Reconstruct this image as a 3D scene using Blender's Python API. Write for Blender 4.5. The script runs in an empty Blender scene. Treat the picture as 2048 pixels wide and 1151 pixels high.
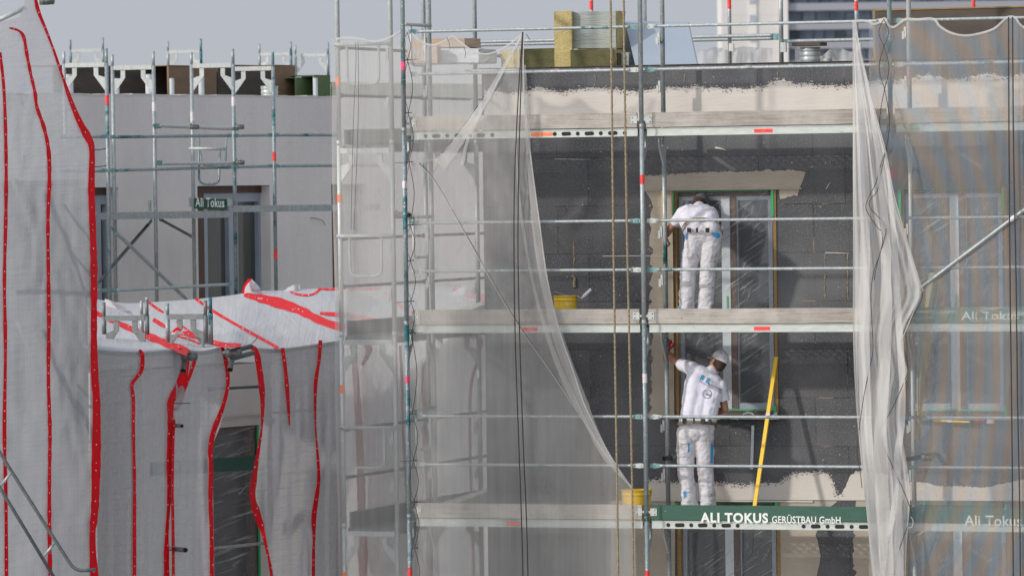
import bpy, bmesh, math, random
from mathutils import Vector, Matrix, noise
from mathutils.geometry import tessellate_polygon
from mathutils.bvhtree import BVHTree
random.seed(7)
R_ = math.radians
sc = bpy.context.scene
COL = sc.collection
# ------------------------------------------------------------------ camera
PW, PH, FPX = 2048.0, 1151.0, 10700.0
yaw, pitch, roll = R_(19.6), math.atan((575-360)/FPX), R_(.75)
CF = Vector((-math.sin(yaw)*math.cos(pitch), math.cos(yaw)*math.cos(pitch), -math.sin(pitch)))
_R = Vector((math.cos(yaw), math.sin(yaw), 0)); _U = _R.cross(CF)
CR = _R*math.cos(roll)-_U*math.sin(roll); CU = _U*math.cos(roll)+_R*math.sin(roll)
CC = Vector((0, -1.05, 0)) - (CF + CR*((1288-PW/2)/FPX) - CU*((649-PH/2)/FPX))*54.6
cd = bpy.data.cameras.new('camera'); cam = bpy.data.objects.new('camera', cd); COL.objects.link(cam)
cam.matrix_world = Matrix((( CR.x, CU.x, -CF.x, CC.x), (CR.y, CU.y, -CF.y, CC.y), (CR.z, CU.z, -CF.z, CC.z), (0,0,0,1)))
cd.sensor_width = 36; cd.lens = FPX/PW*36; cd.clip_start = 1; cd.clip_end = 6000
cd.dof.use_dof = True; cd.dof.focus_distance = 54.5; cd.dof.aperture_fstop = 5.6
sc.camera = cam
# ------------------------------------------------------------------ light
SAZ, SEL = R_(42), R_(24)
SUN = Vector((-math.sin(SAZ)*math.cos(SEL), -math.cos(SAZ)*math.cos(SEL), math.sin(SEL)))
w = bpy.data.worlds.new('World'); sc.world = w; w.use_nodes = True
nt = w.node_tree; bg = nt.nodes['Background']
sky = nt.nodes.new('ShaderNodeTexSky'); sky.sky_type = 'NISHITA'; sky.sun_disc = False
sky.sun_elevation = SEL; sky.sun_rotation = math.atan2(SUN.x, SUN.y); sky.dust_density = 4; sky.air_density = 1.2
sm_ = nt.nodes.new('ShaderNodeVectorMath'); sm_.operation = 'SCALE'; sm_.inputs[3].default_value = .1
nt.links.new(sky.outputs[0], sm_.inputs[0])
mx = nt.nodes.new('ShaderNodeMix'); mx.data_type = 'RGBA'; mx.inputs[0].default_value = .86
nt.links.new(sm_.outputs[0], mx.inputs[6]); mx.inputs[7].default_value = (.535, .57, .632, 1)
tcw = nt.nodes.new('ShaderNodeTexCoord'); dtw = nt.nodes.new('ShaderNodeVectorMath'); dtw.operation = 'DOT_PRODUCT'; dtw.inputs[1].default_value = SUN
nt.links.new(tcw.outputs['Generated'], dtw.inputs[0])          # thin haze: the sky brightens towards the veiled sun
mrw = nt.nodes.new('ShaderNodeMapRange'); mrw.inputs[1].default_value = -.2; mrw.inputs[2].default_value = 1; mrw.inputs[3].default_value = 1; mrw.inputs[4].default_value = 2.3
nt.links.new(dtw.outputs['Value'], mrw.inputs[0]); nt.links.new(mrw.outputs[0], bg.inputs[1])
nt.links.new(mx.outputs[2], bg.inputs[0])
sl = bpy.data.lights.new('sun', 'SUN'); sl.energy = 2.2; sl.angle = R_(2.2); sl.color = (1, .94, .86)
so = bpy.data.objects.new('sun', sl); COL.objects.link(so); so.location = (-20, -30, 25)
so.rotation_euler = (-SUN).to_track_quat('-Z', 'Y').to_euler()
sc.view_settings.view_transform = 'Standard'; sc.view_settings.look = 'None'
sc.view_settings.exposure = 0; sc.view_settings.gamma = 1
sc.cycles.transparent_max_bounces = 24
# ------------------------------------------------------------------ pixel helpers (photo pixels)
def rd(px, py): return (CF + CR*((px-PW/2)/FPX) - CU*((py-PH/2)/FPX))
def at(px, py, d): return CC + rd(px, py)*d
def onY(px, py, Y):
    r = rd(px, py); return CC + r*((Y-CC.y)/r.y)
GD = Vector((math.sin(R_(13.9)), math.cos(R_(13.9)), 0)); GN = Vector((GD.y, -GD.x, 0))
GO = at(465, 400, 70)
def onG(px, py, off=0):
    "point on the grey block's scaffold plane; off metres towards the block"
    r = rd(px, py); o = GO - GN*off
    return CC + r*((o-CC).dot(GN)/r.dot(GN))
# ------------------------------------------------------------------ materials
def mat(name, col, rough=.7, metal=0, var=None, vscale=6, stretch=(1,1,1), bump=0, bscale=40, bstretch=None, spec=.5,
        patch=None, pscale=5, pthr=.6, pstretch=(1,1,1), psoft=.04, speck=None, coat=0, objvar=0, perobj=False):
    m = bpy.data.materials.new(name); m.use_nodes = True; t = m.node_tree; N = t.nodes; L = t.links
    b = N['Principled BSDF']; b.inputs['Roughness'].default_value = rough; b.inputs['Metallic'].default_value = metal
    b.inputs['Specular IOR Level'].default_value = spec; b.inputs['Coat Weight'].default_value = coat
    g = N.new('ShaderNodeNewGeometry'); oi = N.new('ShaderNodeObjectInfo')
    of = N.new('ShaderNodeVectorMath'); of.operation = 'SCALE'; of.inputs[3].default_value = 1.0
    src = g.outputs['Position']
    if perobj:
        mm = N.new('ShaderNodeMath'); mm.operation = 'MULTIPLY'; mm.inputs[1].default_value = 37
        L.new(oi.outputs['Random'], mm.inputs[0]); ad = N.new('ShaderNodeVectorMath'); ad.operation = 'ADD'
        L.new(src, ad.inputs[0]); L.new(mm.outputs[0], ad.inputs[1]); src = ad.outputs[0]
    def nz(scale, st, det=6, rgh=.6):
        mp = N.new('ShaderNodeMapping'); mp.inputs['Scale'].default_value = st; L.new(src, mp.inputs[0])
        n = N.new('ShaderNodeTexNoise'); n.inputs['Scale'].default_value = scale; n.inputs['Detail'].default_value = det
        n.inputs['Roughness'].default_value = rgh; L.new(mp.outputs[0], n.inputs[0]); return n.outputs[0]
    def mixc(fac, a, bcol):
        x = N.new('ShaderNodeMix'); x.data_type = 'RGBA'; L.new(fac, x.inputs[0])
        if isinstance(a, tuple): x.inputs[6].default_value = (*a, 1)
        else: L.new(a, x.inputs[6])
        if isinstance(bcol, tuple): x.inputs[7].default_value = (*bcol, 1)
        else: L.new(bcol, x.inputs[7])
        return x.outputs[2]
    def ramp(fac, lo, hi):
        r = N.new('ShaderNodeMapRange'); r.inputs[1].default_value = lo; r.inputs[2].default_value = hi; L.new(fac, r.inputs[0]); return r.outputs[0]
    c = col
    if var: c = mixc(ramp(nz(vscale, stretch), .3, .7), c, var)
    if patch: c = mixc(ramp(nz(pscale, pstretch, 8, .65), pthr-psoft, pthr+psoft), c, patch)
    if speck:
        v = N.new('ShaderNodeTexVoronoi'); v.inputs['Scale'].default_value = speck[1]; L.new(src, v.inputs[0])
        lt = N.new('ShaderNodeMath'); lt.operation = 'LESS_THAN'; lt.inputs[1].default_value = speck[2]; L.new(v.outputs[0], lt.inputs[0])
        wn = N.new('ShaderNodeMath'); wn.operation = 'GREATER_THAN'; wn.inputs[1].default_value = .8
        sp = N.new('ShaderNodeSeparateColor'); L.new(v.outputs[1], sp.inputs[0]); L.new(sp.outputs[0], wn.inputs[0])
        ml = N.new('ShaderNodeMath'); ml.operation = 'MULTIPLY'; L.new(lt.outputs[0], ml.inputs[0]); L.new(wn.outputs[0], ml.inputs[1])
        c = mixc(ml.outputs[0], c, speck[0])
    if isinstance(c, tuple): b.inputs['Base Color'].default_value = (*c, 1)
    elif objvar:
        h = N.new('ShaderNodeHueSaturation'); L.new(c, h.inputs['Color'])
        r = N.new('ShaderNodeMapRange'); r.inputs[3].default_value = 1-objvar; r.inputs[4].default_value = 1+objvar
        L.new(oi.outputs['Random'], r.inputs[0]); L.new(r.outputs[0], h.inputs['Value']); L.new(h.outputs[0], b.inputs['Base Color'])
    else: L.new(c, b.inputs['Base Color'])
    if bump:
        bp = N.new('ShaderNodeBump'); bp.inputs['Strength'].default_value = bump; bp.inputs['Distance'].default_value = .02
        L.new(nz(bscale, bstretch or (1,1,1)), bp.inputs['Height']); L.new(bp.outputs[0], b.inputs['Normal'])
    return m
GALV = (.30,.335,.345); TEAL = (.012,.10,.115)
M = {}
M['galv'] = mat('galvanised_tube', (.27,.31,.325), .45, .35, (.42,.45,.45), 30, (1,1,.5), .15, 60, patch=(.02,.12,.13), pscale=1.3, pthr=.62, psoft=.02, speck=((.72,.7,.66),60,.3), objvar=.12, perobj=True)
M['galvpale'] = mat('pale_galvanised_tube', (.40,.43,.43), .5, .25, (.52,.54,.52), 30, (1,1,.4), .15, 60, speck=((.75,.73,.7),60,.25), objvar=.1, perobj=True)
M['tealtube'] = mat('teal_painted_tube', (.31,.36,.37), .45, .3, (.2,.26,.28), 25, (1,1,.5), .15, 60, patch=(.012,.12,.14), pscale=1.7, pthr=.565, psoft=.03, pstretch=(.6,.6,1), speck=((.65,.68,.66),50,.3), perobj=True)
M['teallug'] = mat('teal_lug', (.07,.25,.27), .5, .2, (.28,.36,.36), 14, speck=((.6,.6,.58),60,.3), perobj=True)
M['plate'] = mat('galvanised_plate', (.42,.46,.44), .5, .25, (.55,.58,.54), 8, (1,1,3), .08, 50, patch=(.07,.25,.22), pscale=2.2, pthr=.66, psoft=.05, perobj=True)
M['underside'] = mat('deck_underside', (.20,.22,.22), .6, .3, (.14,.15,.15), 8, perobj=True)
M['darksteel'] = mat('dark_steel', (.09,.105,.11), .5, .5, (.15,.17,.17), 20, bump=.1)
M['clamp'] = mat('clamp_steel', (.20,.21,.20), .55, .5, (.10,.11,.11), 30, bump=.2)
M['board'] = mat('weathered_board', (.45,.41,.37), .85, 0, (.22,.19,.165), 5, (.5,2,18), .5, 30, (.6,2,16), patch=(.56,.53,.48), pscale=1.6, pthr=.56, psoft=.15, speck=((.16,.12,.09),5,.045), objvar=.12, perobj=True)
M['darkboard'] = mat('dark_board', (.13,.14,.135), .8, 0, (.20,.20,.19), 4, (1,1,6), .2, 30, objvar=.1, perobj=True)
M['greenboard'] = mat('green_painted_board', (.022,.082,.058), .6, 0, (.03,.10,.07), 7, (1,1,4), .1, 40, patch=(.30,.36,.32), pscale=3, pthr=.71, psoft=.02, pstretch=(1,1,5), speck=((.5,.52,.48),9,.09))
M['wornboard'] = mat('worn_green_board', (.06,.13,.10), .7, 0, (.12,.18,.14), 5, (1,1,6), .2, 40, patch=(.42,.41,.36), pscale=3, pthr=.55, psoft=.04, pstretch=(.5,1,6))
M['lettering'] = mat('white_lettering', (.72,.74,.70), .7, patch=(.3,.4,.34), pscale=20, pthr=.68, psoft=.02)
M['wornletter'] = mat('worn_lettering', (.62,.64,.60), .7, patch=(.2,.27,.23), pscale=14, pthr=.56, psoft=.02)
M['cream'] = mat('cream_basecoat', (.56,.52,.475), .9, 0, (.63,.585,.535), 2.2, (1,1,1.5), .25, 12, (.4,1,3))
M['beige'] = mat('beige_basecoat', (.37,.325,.265), .9, 0, (.44,.395,.33), 2.5, (1,1,1.5), .3, 14, (.5,1,3))
M['render'] = mat('grey_render', (.69,.655,.63), .95, 0, (.72,.69,.665), 1.2, (1,1,.5), bump=.5, bscale=14, patch=(.64,.61,.59), pscale=1.1, pthr=.58, psoft=.12, pstretch=(1.5,1.5,.5), speck=((.5,.48,.46),5,.045))
M['joist'] = mat('window_wood', (.06,.028,.015), .5, 0, (.10,.05,.025), 10, (1,1,.2))
M['pvc'] = mat('window_profile', (.52,.57,.62), .35, 0, (.60,.64,.68), 2)
M['greyframe'] = mat('grey_blue_profile', (.28,.33,.39), .4, 0, (.34,.39,.45), 2)
M['glass'] = mat('dark_window_glass', (.030,.034,.038), .08, 0, (.055,.06,.065), 1.1, spec=.9)
M['glassg'] = mat('dim_window_glass', (.035,.04,.037), .08, 0, (.09,.10,.09), 1.6, (1,1,.25), spec=.8)
M['green'] = mat('green_tape', (.012,.42,.13), .5)
M['ochre'] = mat('ochre_edge_strip', (.36,.22,.07), .7, 0, (.20,.12,.05), 9, (1,1,9))
M['red'] = mat('red_band', (.76,.006,.016), .55, 0, (.60,.005,.012), 8, bump=.25, bscale=9, spec=.15)
M['redtape'] = mat('red_sticker', (.80,.05,.05), .6, speck=((.8,.5,.45),90,.3))
M['pinktape'] = mat('pink_sticker', (.85,.06,.18), .6, speck=((.85,.6,.6),90,.3))
M['paper'] = mat('pale_sticker', (.72,.68,.70), .7, speck=((.75,.2,.25),60,.35))
M['orange'] = mat('orange_sticker', (.85,.22,.09), .6, patch=(.8,.6,.5), pscale=30, pthr=.64)
M['eyelet'] = mat('eyelet', (.75,.70,.70), .5)
M['hole'] = mat('dark_slot', (.012,.014,.015), .8)
M['black'] = mat('black_cord', (.015,.014,.016), .7, 0, (.04,.04,.04), 60)
M['greycord'] = mat('grey_cable', (.07,.07,.075), .6)
M['rope'] = mat('twisted_rope', (.42,.34,.22), .9, 0, (.20,.15,.09), 55, (1,1,.8), .8, 70)
M['wool'] = mat('mineral_wool', (.43,.34,.14), .95, 0, (.52,.43,.20), 12, bump=.8, bscale=45)
M['wooldark'] = mat('dense_wool_face', (.10,.095,.04), .95, 0, (.13,.12,.055), 16, bump=.6, bscale=60)
M['woolface'] = mat('coated_wool_face', (.30,.325,.30), .8, 0, (.37,.40,.37), 5, bstretch=(.15,.15,3), bump=.7, bscale=22, speck=((.12,.12,.1),10,.05))
M['steelblue'] = mat('blue_grey_board', (.27,.315,.38), .55, 0, (.30,.345,.41), 2)
M['epsdark'] = mat('grey_foam_edge', (.12,.12,.125), .9, 0, (.20,.20,.20), 70)
M['duct'] = mat('grey_duct', (.42,.46,.48), .35, .2, (.48,.51,.52), 5)
M['pipe'] = mat('pale_vent_pipe', (.50,.53,.57), .5, 0, (.55,.58,.62), 3)
M['ply'] = mat('dark_formwork_ply', (.055,.045,.038), .75, 0, (.10,.075,.055), 2.4, (1,1,3), .1, 20)
M['plybrown'] = mat('brown_formwork_ply', (.20,.125,.075), .75, 0, (.25,.165,.10), 3, (1,1,4), .1, 20)
M['greenwool'] = mat('green_wrapped_wool', (.10,.165,.065), .8, 0, (.13,.20,.085), 5, bump=.3, bscale=12)
M['card'] = mat('brown_cardboard', (.42,.31,.22), .85, 0, (.47,.36,.27), 5)
M['whitewrap'] = mat('white_wrapped_stack', (.62,.64,.66), .5, 0, (.5,.52,.55), 6, (.2,1,9), .3, 15)
M['membrane'] = mat('black_membrane', (.02,.02,.022), .8, 0, (.05,.05,.05), 20, bump=.3)
M['yellow'] = mat('yellow_plastic', (.78,.50,.03), .4, 0, (.72,.45,.03), 6, patch=(.68,.62,.5), pscale=9, pthr=.62, psoft=.02)
M['yellowmetal'] = mat('yellow_level', (.86,.56,.03), .35, 0, (.80,.50,.03), 4, patch=(.35,.24,.05), pscale=24, pthr=.7)
M['skin'] = mat('skin', (.42,.215,.145), .55, 0, (.36,.17,.11), 12)
M['hair'] = mat('dark_hair', (.03,.018,.012), .8, 0, (.06,.035,.02), 60)
M['shirt'] = mat('white_shirt', (.66,.65,.74), .9, 0, (.70,.69,.77), 4, bump=.4, bscale=12, patch=(.46,.45,.48), pscale=9, pthr=.70, psoft=.03)
M['trouser'] = mat('white_work_trousers', (.63,.615,.655), .9, 0, (.54,.52,.53), 7, bump=.6, bscale=18, bstretch=(1,1,2.4), patch=(.34,.32,.30), pscale=7, pthr=.62, psoft=.05)
M['bluecloth'] = mat('blue_cloth', (.04,.30,.62), .85)
M['belt'] = mat('tan_belt', (.30,.15,.06), .6)
M['olivebelt'] = mat('olive_belt', (.13,.11,.06), .7)
M['darkcap'] = mat('grey_cap', (.09,.09,.10), .85)
M['cap'] = mat('white_cap', (.64,.62,.63), .8, patch=(.42,.44,.48), pscale=14, pthr=.62)
M['logoblue'] = mat('logo_blue', (.03,.30,.52), .8)
M['logodark'] = mat('logo_dark', (.05,.06,.12), .8)
M['shoe'] = mat('dusty_shoe', (.34,.31,.27), .85)
M['glove'] = mat('red_glove', (.45,.02,.03), .8)
M['wood'] = mat('wood_handle', (.42,.20,.09), .6)
M['concrete'] = mat('pale_concrete', (.58,.56,.54), .9, 0, (.61,.59,.57), .05)
M['towerband'] = mat('balcony_parapet', (.30,.31,.345), .9)
M['towerlight'] = mat('pale_corner', (.68,.66,.63), .9)
M['towerglass'] = mat('tower_glass', (.17,.23,.33), .4, 0, (.36,.42,.52), .5, (1,1,.3))
M['towerdark'] = mat('tower_recess', (.18,.24,.26), .8)
M['curtain'] = mat('pale_curtain', (.36,.41,.48), .8)
M['ground'] = mat('site_ground', (.36,.34,.32), .95, 0, (.42,.40,.37), .3)

def insul():
    m = bpy.data.materials.new('dark_insulation'); m.use_nodes = True; t = m.node_tree; N = t.nodes; L = t.links; b = N['Principled BSDF']
    b.inputs['Roughness'].default_value = .9; g = N.new('ShaderNodeNewGeometry')
    sp = N.new('ShaderNodeSeparateXYZ'); L.new(g.outputs['Position'], sp.inputs[0])
    cb = N.new('ShaderNodeCombineXYZ'); L.new(sp.outputs[0], cb.inputs[0])
    sh = N.new('ShaderNodeMath'); sh.operation = 'ADD'; sh.inputs[1].default_value = 20.28; L.new(sp.outputs[2], sh.inputs[0]); L.new(sh.outputs[0], cb.inputs[1])
    br = N.new('ShaderNodeTexBrick'); br.inputs['Scale'].default_value = 1; br.inputs['Brick Width'].default_value = .93; br.inputs['Row Height'].default_value = .5
    br.inputs['Mortar Size'].default_value = .006; br.inputs['Mortar Smooth'].default_value = .3; br.offset = .37
    br.inputs['Color1'].default_value = (.055,.057,.063,1); br.inputs['Color2'].default_value = (.080,.082,.089,1); br.inputs['Mortar'].default_value = (.026,.025,.024,1)
    nw = N.new('ShaderNodeTexNoise'); nw.inputs['Scale'].default_value = 3; nwv = N.new('ShaderNodeVectorMath'); nwv.operation = 'SCALE'; nwv.inputs[3].default_value = .02
    L.new(nw.outputs[1], nwv.inputs[0]); av = N.new('ShaderNodeVectorMath'); L.new(cb.outputs[0], av.inputs[0]); L.new(nwv.outputs[0], av.inputs[1]); L.new(av.outputs[0], br.inputs[0])
    def rampd(src, lo, hi, a, c2):
        r = N.new('ShaderNodeMapRange'); r.inputs[1].default_value = lo; r.inputs[2].default_value = hi; L.new(src, r.inputs[0])
        x = N.new('ShaderNodeMix'); x.data_type = 'RGBA'; L.new(r.outputs[0], x.inputs[0]); L.new(a, x.inputs[6]); x.inputs[7].default_value = (*c2, 1); return x.outputs[2]
    n1 = N.new('ShaderNodeTexNoise'); n1.inputs['Scale'].default_value = 60; n1.inputs['Detail'].default_value = 3; L.new(g.outputs['Position'], n1.inputs[0])
    c = rampd(n1.outputs[0], .52, .72, br.outputs[0], (.17,.172,.18))
    n2 = N.new('ShaderNodeTexNoise'); n2.inputs['Scale'].default_value = 1.3; n2.inputs['Detail'].default_value = 5; L.new(g.outputs['Position'], n2.inputs[0])
    c = rampd(n2.outputs[0], .38, .85, c, (.17,.17,.175))
    v = N.new('ShaderNodeTexVoronoi'); v.inputs['Scale'].default_value = 9; L.new(g.outputs['Position'], v.inputs[0])
    lt = N.new('ShaderNodeMath'); lt.operation = 'LESS_THAN'; lt.inputs[1].default_value = .052; L.new(v.outputs[0], lt.inputs[0])
    c = rampd(lt.outputs[0], 0, 1.3, c, (.6,.58,.54))
    # scraped filler smears in some joints
    n3 = N.new('ShaderNodeTexNoise'); n3.inputs['Scale'].default_value = 2.2; n3.inputs['Detail'].default_value = 7; L.new(g.outputs['Position'], n3.inputs[0])
    r3 = N.new('ShaderNodeMapRange'); r3.inputs[1].default_value = .6; r3.inputs[2].default_value = .66; L.new(n3.outputs[0], r3.inputs[0])
    ml = N.new('ShaderNodeMath'); ml.operation = 'MULTIPLY'; L.new(r3.outputs[0], ml.inputs[0]); L.new(br.outputs['Fac'], ml.inputs[1])
    c = rampd(ml.outputs[0], 0, 1.2, c, (.27,.225,.16))
    L.new(c, b.inputs['Base Color'])
    bp = N.new('ShaderNodeBump'); bp.inputs['Strength'].default_value = .5; bp.inputs['Distance'].default_value = .01; L.new(n1.outputs[0], bp.inputs['Height']); L.new(bp.outputs[0], b.inputs['Normal'])
    return m
M['insul'] = insul()

def netmat(name, col, op, weave=.12, scale=48, trans=.5, tint=None, crease=0, grime=.1):
    "woven mesh fabric: part open, part thread; seen edge-on the threads close up"
    m = bpy.data.materials.new(name); m.use_nodes = True; t = m.node_tree; N = t.nodes; L = t.links
    out = N['Material Output']; N.remove(N['Principled BSDF'])
    uv = N.new('ShaderNodeUVMap'); sp = N.new('ShaderNodeSeparateXYZ'); L.new(uv.outputs[0], sp.inputs[0])
    def wv(o, sca):
        a = N.new('ShaderNodeMath'); a.operation = 'MULTIPLY'; a.inputs[1].default_value = sca*2*math.pi; L.new(o, a.inputs[0])
        s = N.new('ShaderNodeMath'); s.operation = 'SINE'; L.new(a.outputs[0], s.inputs[0]); return s.outputs[0]
    s1 = wv(sp.outputs[0], scale*.8); s2 = wv(sp.outputs[1], scale)
    ad = N.new('ShaderNodeMath'); L.new(s1, ad.inputs[0]); L.new(s2, ad.inputs[1])
    n = N.new('ShaderNodeTexNoise'); n.inputs['Scale'].default_value = 1.1; n.inputs['Detail'].default_value = 4; L.new(uv.outputs[0], n.inputs[0])
    nr = N.new('ShaderNodeMapRange'); nr.inputs[3].default_value = op-grime*.6; nr.inputs[4].default_value = op+grime*.6; nr.inputs[1].default_value = .3; nr.inputs[2].default_value = .7; L.new(n.outputs[0], nr.inputs[0])
    mps = N.new('ShaderNodeMapping'); mps.inputs['Rotation'].default_value = (0,0,R_(6)); mps.inputs['Scale'].default_value = (9,.5,1); L.new(uv.outputs[0], mps.inputs[0])
    ns = N.new('ShaderNodeTexNoise'); ns.inputs['Scale'].default_value = 1.6; ns.inputs['Detail'].default_value = 5; L.new(mps.outputs[0], ns.inputs[0])
    nsr = N.new('ShaderNodeMapRange'); nsr.inputs[1].default_value = .35; nsr.inputs[2].default_value = .75; nsr.inputs[3].default_value = -.03; nsr.inputs[4].default_value = .07; L.new(ns.outputs[0], nsr.inputs[0])
    nad = N.new('ShaderNodeMath'); L.new(nr.outputs[0], nad.inputs[0]); L.new(nsr.outputs[0], nad.inputs[1]); nr = nad
    ma = N.new('ShaderNodeMath'); ma.operation = 'MULTIPLY_ADD'; ma.inputs[1].default_value = weave*.5; L.new(ad.outputs[0], ma.inputs[0]); L.new(nr.outputs[0], ma.inputs[2])
    ma.use_clamp = True
    # thread cover along the sight line: 1-(1-op)^(1/cos)
    lw = N.new('ShaderNodeLayerWeight'); lw.inputs[0].default_value = .5
    g = N.new('ShaderNodeNewGeometry'); dt = N.new('ShaderNodeVectorMath'); dt.operation = 'DOT_PRODUCT'
    L.new(g.outputs['Normal'], dt.inputs[0]); L.new(g.outputs['Incoming'], dt.inputs[1])
    ab = N.new('ShaderNodeMath'); ab.operation = 'ABSOLUTE'; L.new(dt.outputs['Value'], ab.inputs[0])
    mxx = N.new('ShaderNodeMath'); mxx.operation = 'MAXIMUM'; mxx.inputs[1].default_value = .15; L.new(ab.outputs[0], mxx.inputs[0])
    iv = N.new('ShaderNodeMath'); iv.operation = 'DIVIDE'; iv.inputs[0].default_value = 1; L.new(mxx.outputs[0], iv.inputs[1])
    om = N.new('ShaderNodeMath'); om.operation = 'SUBTRACT'; om.inputs[0].default_value = 1; L.new(ma.outputs[0], om.inputs[1])
    pw = N.new('ShaderNodeMath'); pw.operation = 'POWER'; L.new(om.outputs[0], pw.inputs[0]); L.new(iv.outputs[0], pw.inputs[1])
    fi = N.new('ShaderNodeMath'); fi.operation = 'SUBTRACT'; fi.inputs[0].default_value = 1; L.new(pw.outputs[0], fi.inputs[1])
    df = N.new('ShaderNodeBsdfDiffuse'); tl = N.new('ShaderNodeBsdfTranslucent'); df.inputs[0].default_value = (*col, 1); tl.inputs[0].default_value = (*col, 1)
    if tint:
        # moire stripes painted into the thread colour as warm and cool rings
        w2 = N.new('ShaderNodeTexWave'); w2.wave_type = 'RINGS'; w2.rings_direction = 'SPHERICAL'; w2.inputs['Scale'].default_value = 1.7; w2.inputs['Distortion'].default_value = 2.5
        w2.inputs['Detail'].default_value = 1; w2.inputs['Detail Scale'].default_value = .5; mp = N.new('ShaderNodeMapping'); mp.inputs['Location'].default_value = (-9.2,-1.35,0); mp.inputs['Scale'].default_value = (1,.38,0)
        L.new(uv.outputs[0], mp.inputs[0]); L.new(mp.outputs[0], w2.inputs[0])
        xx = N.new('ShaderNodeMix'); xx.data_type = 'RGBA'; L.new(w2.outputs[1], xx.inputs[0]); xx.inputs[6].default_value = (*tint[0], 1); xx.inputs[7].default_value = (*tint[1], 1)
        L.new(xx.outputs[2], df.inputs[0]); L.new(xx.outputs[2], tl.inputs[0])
    if crease:
        bp = N.new('ShaderNodeBump'); bp.inputs['Strength'].default_value = crease; bp.inputs['Distance'].default_value = .05; last = None
        for rot, sca, k_ in ((25,(2,9,1),1.3),(-50,(1.5,7,1),1.1),(4,(1,22,1),1.0),(80,(3,20,1),.8)):
            mq = N.new('ShaderNodeMapping'); mq.inputs['Rotation'].default_value = (0,0,R_(rot)); L.new(uv.outputs[0], mq.inputs[0])
            mq2 = N.new('ShaderNodeMapping'); mq2.inputs['Scale'].default_value = sca; L.new(mq.outputs[0], mq2.inputs[0])
            nq = N.new('ShaderNodeTexNoise'); nq.inputs['Scale'].default_value = k_; nq.inputs['Detail'].default_value = 4; nq.inputs['Distortion'].default_value = .8; L.new(mq2.outputs[0], nq.inputs[0])
            if last is None: last = nq.outputs[0]
            else:
                a_ = N.new('ShaderNodeMath'); L.new(last, a_.inputs[0]); L.new(nq.outputs[0], a_.inputs[1]); last = a_.outputs[0]
        L.new(last, bp.inputs['Height']); L.new(bp.outputs[0], df.inputs['Normal']); L.new(bp.outputs[0], tl.inputs['Normal'])
    ms = N.new('ShaderNodeMixShader'); ms.inputs[0].default_value = trans; L.new(df.outputs[0], ms.inputs[1]); L.new(tl.outputs[0], ms.inputs[2])
    tr = N.new('ShaderNodeBsdfTransparent'); m2 = N.new('ShaderNodeMixShader'); L.new(fi.outputs[0], m2.inputs[0]); L.new(tr.outputs[0], m2.inputs[1]); L.new(ms.outputs[0], m2.inputs[2])
    L.new(m2.outputs[0], out.inputs[0]); return m
M['net'] = netmat('fine_white_netting', (.72,.71,.69), .37, .014)
M['netthin'] = netmat('thin_white_netting', (.70,.69,.67), .2, .03)
M['netmoire'] = netmat('fine_white_netting_painted_moire', (.6,.6,.6), .36, .0, tint=((.715,.60,.515),(.505,.60,.68)))
M['hem'] = netmat('netting_hem', (.74,.73,.71), .80, .1)
M['gather'] = netmat('gathered_netting', (.80,.79,.78), .48, .02)
M['farnet'] = netmat('far_netting', (.66,.66,.66), .55, .04)
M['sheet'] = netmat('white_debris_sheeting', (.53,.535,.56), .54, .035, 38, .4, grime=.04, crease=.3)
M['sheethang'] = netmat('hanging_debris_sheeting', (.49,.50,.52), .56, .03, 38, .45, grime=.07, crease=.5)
M['sunpaintsheet'] = netmat('sun_painted_debris_sheeting', (.86,.865,.88), .92, .05, 38, .6, grime=.04, crease=.3)  # paler thread colour stands in for sun that the roof sheet blocks
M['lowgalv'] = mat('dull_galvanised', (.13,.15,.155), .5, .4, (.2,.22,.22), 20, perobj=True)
M['shadewall'] = mat('dull_dark_wall', (.17,.17,.17), .95)  # dark colour of the added wall that dims the big left sheet
M['roofsheet'] = netmat('roof_debris_sheeting', (.64,.65,.68), .72, .05, 30, .45, grime=.05, crease=.22)

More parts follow.
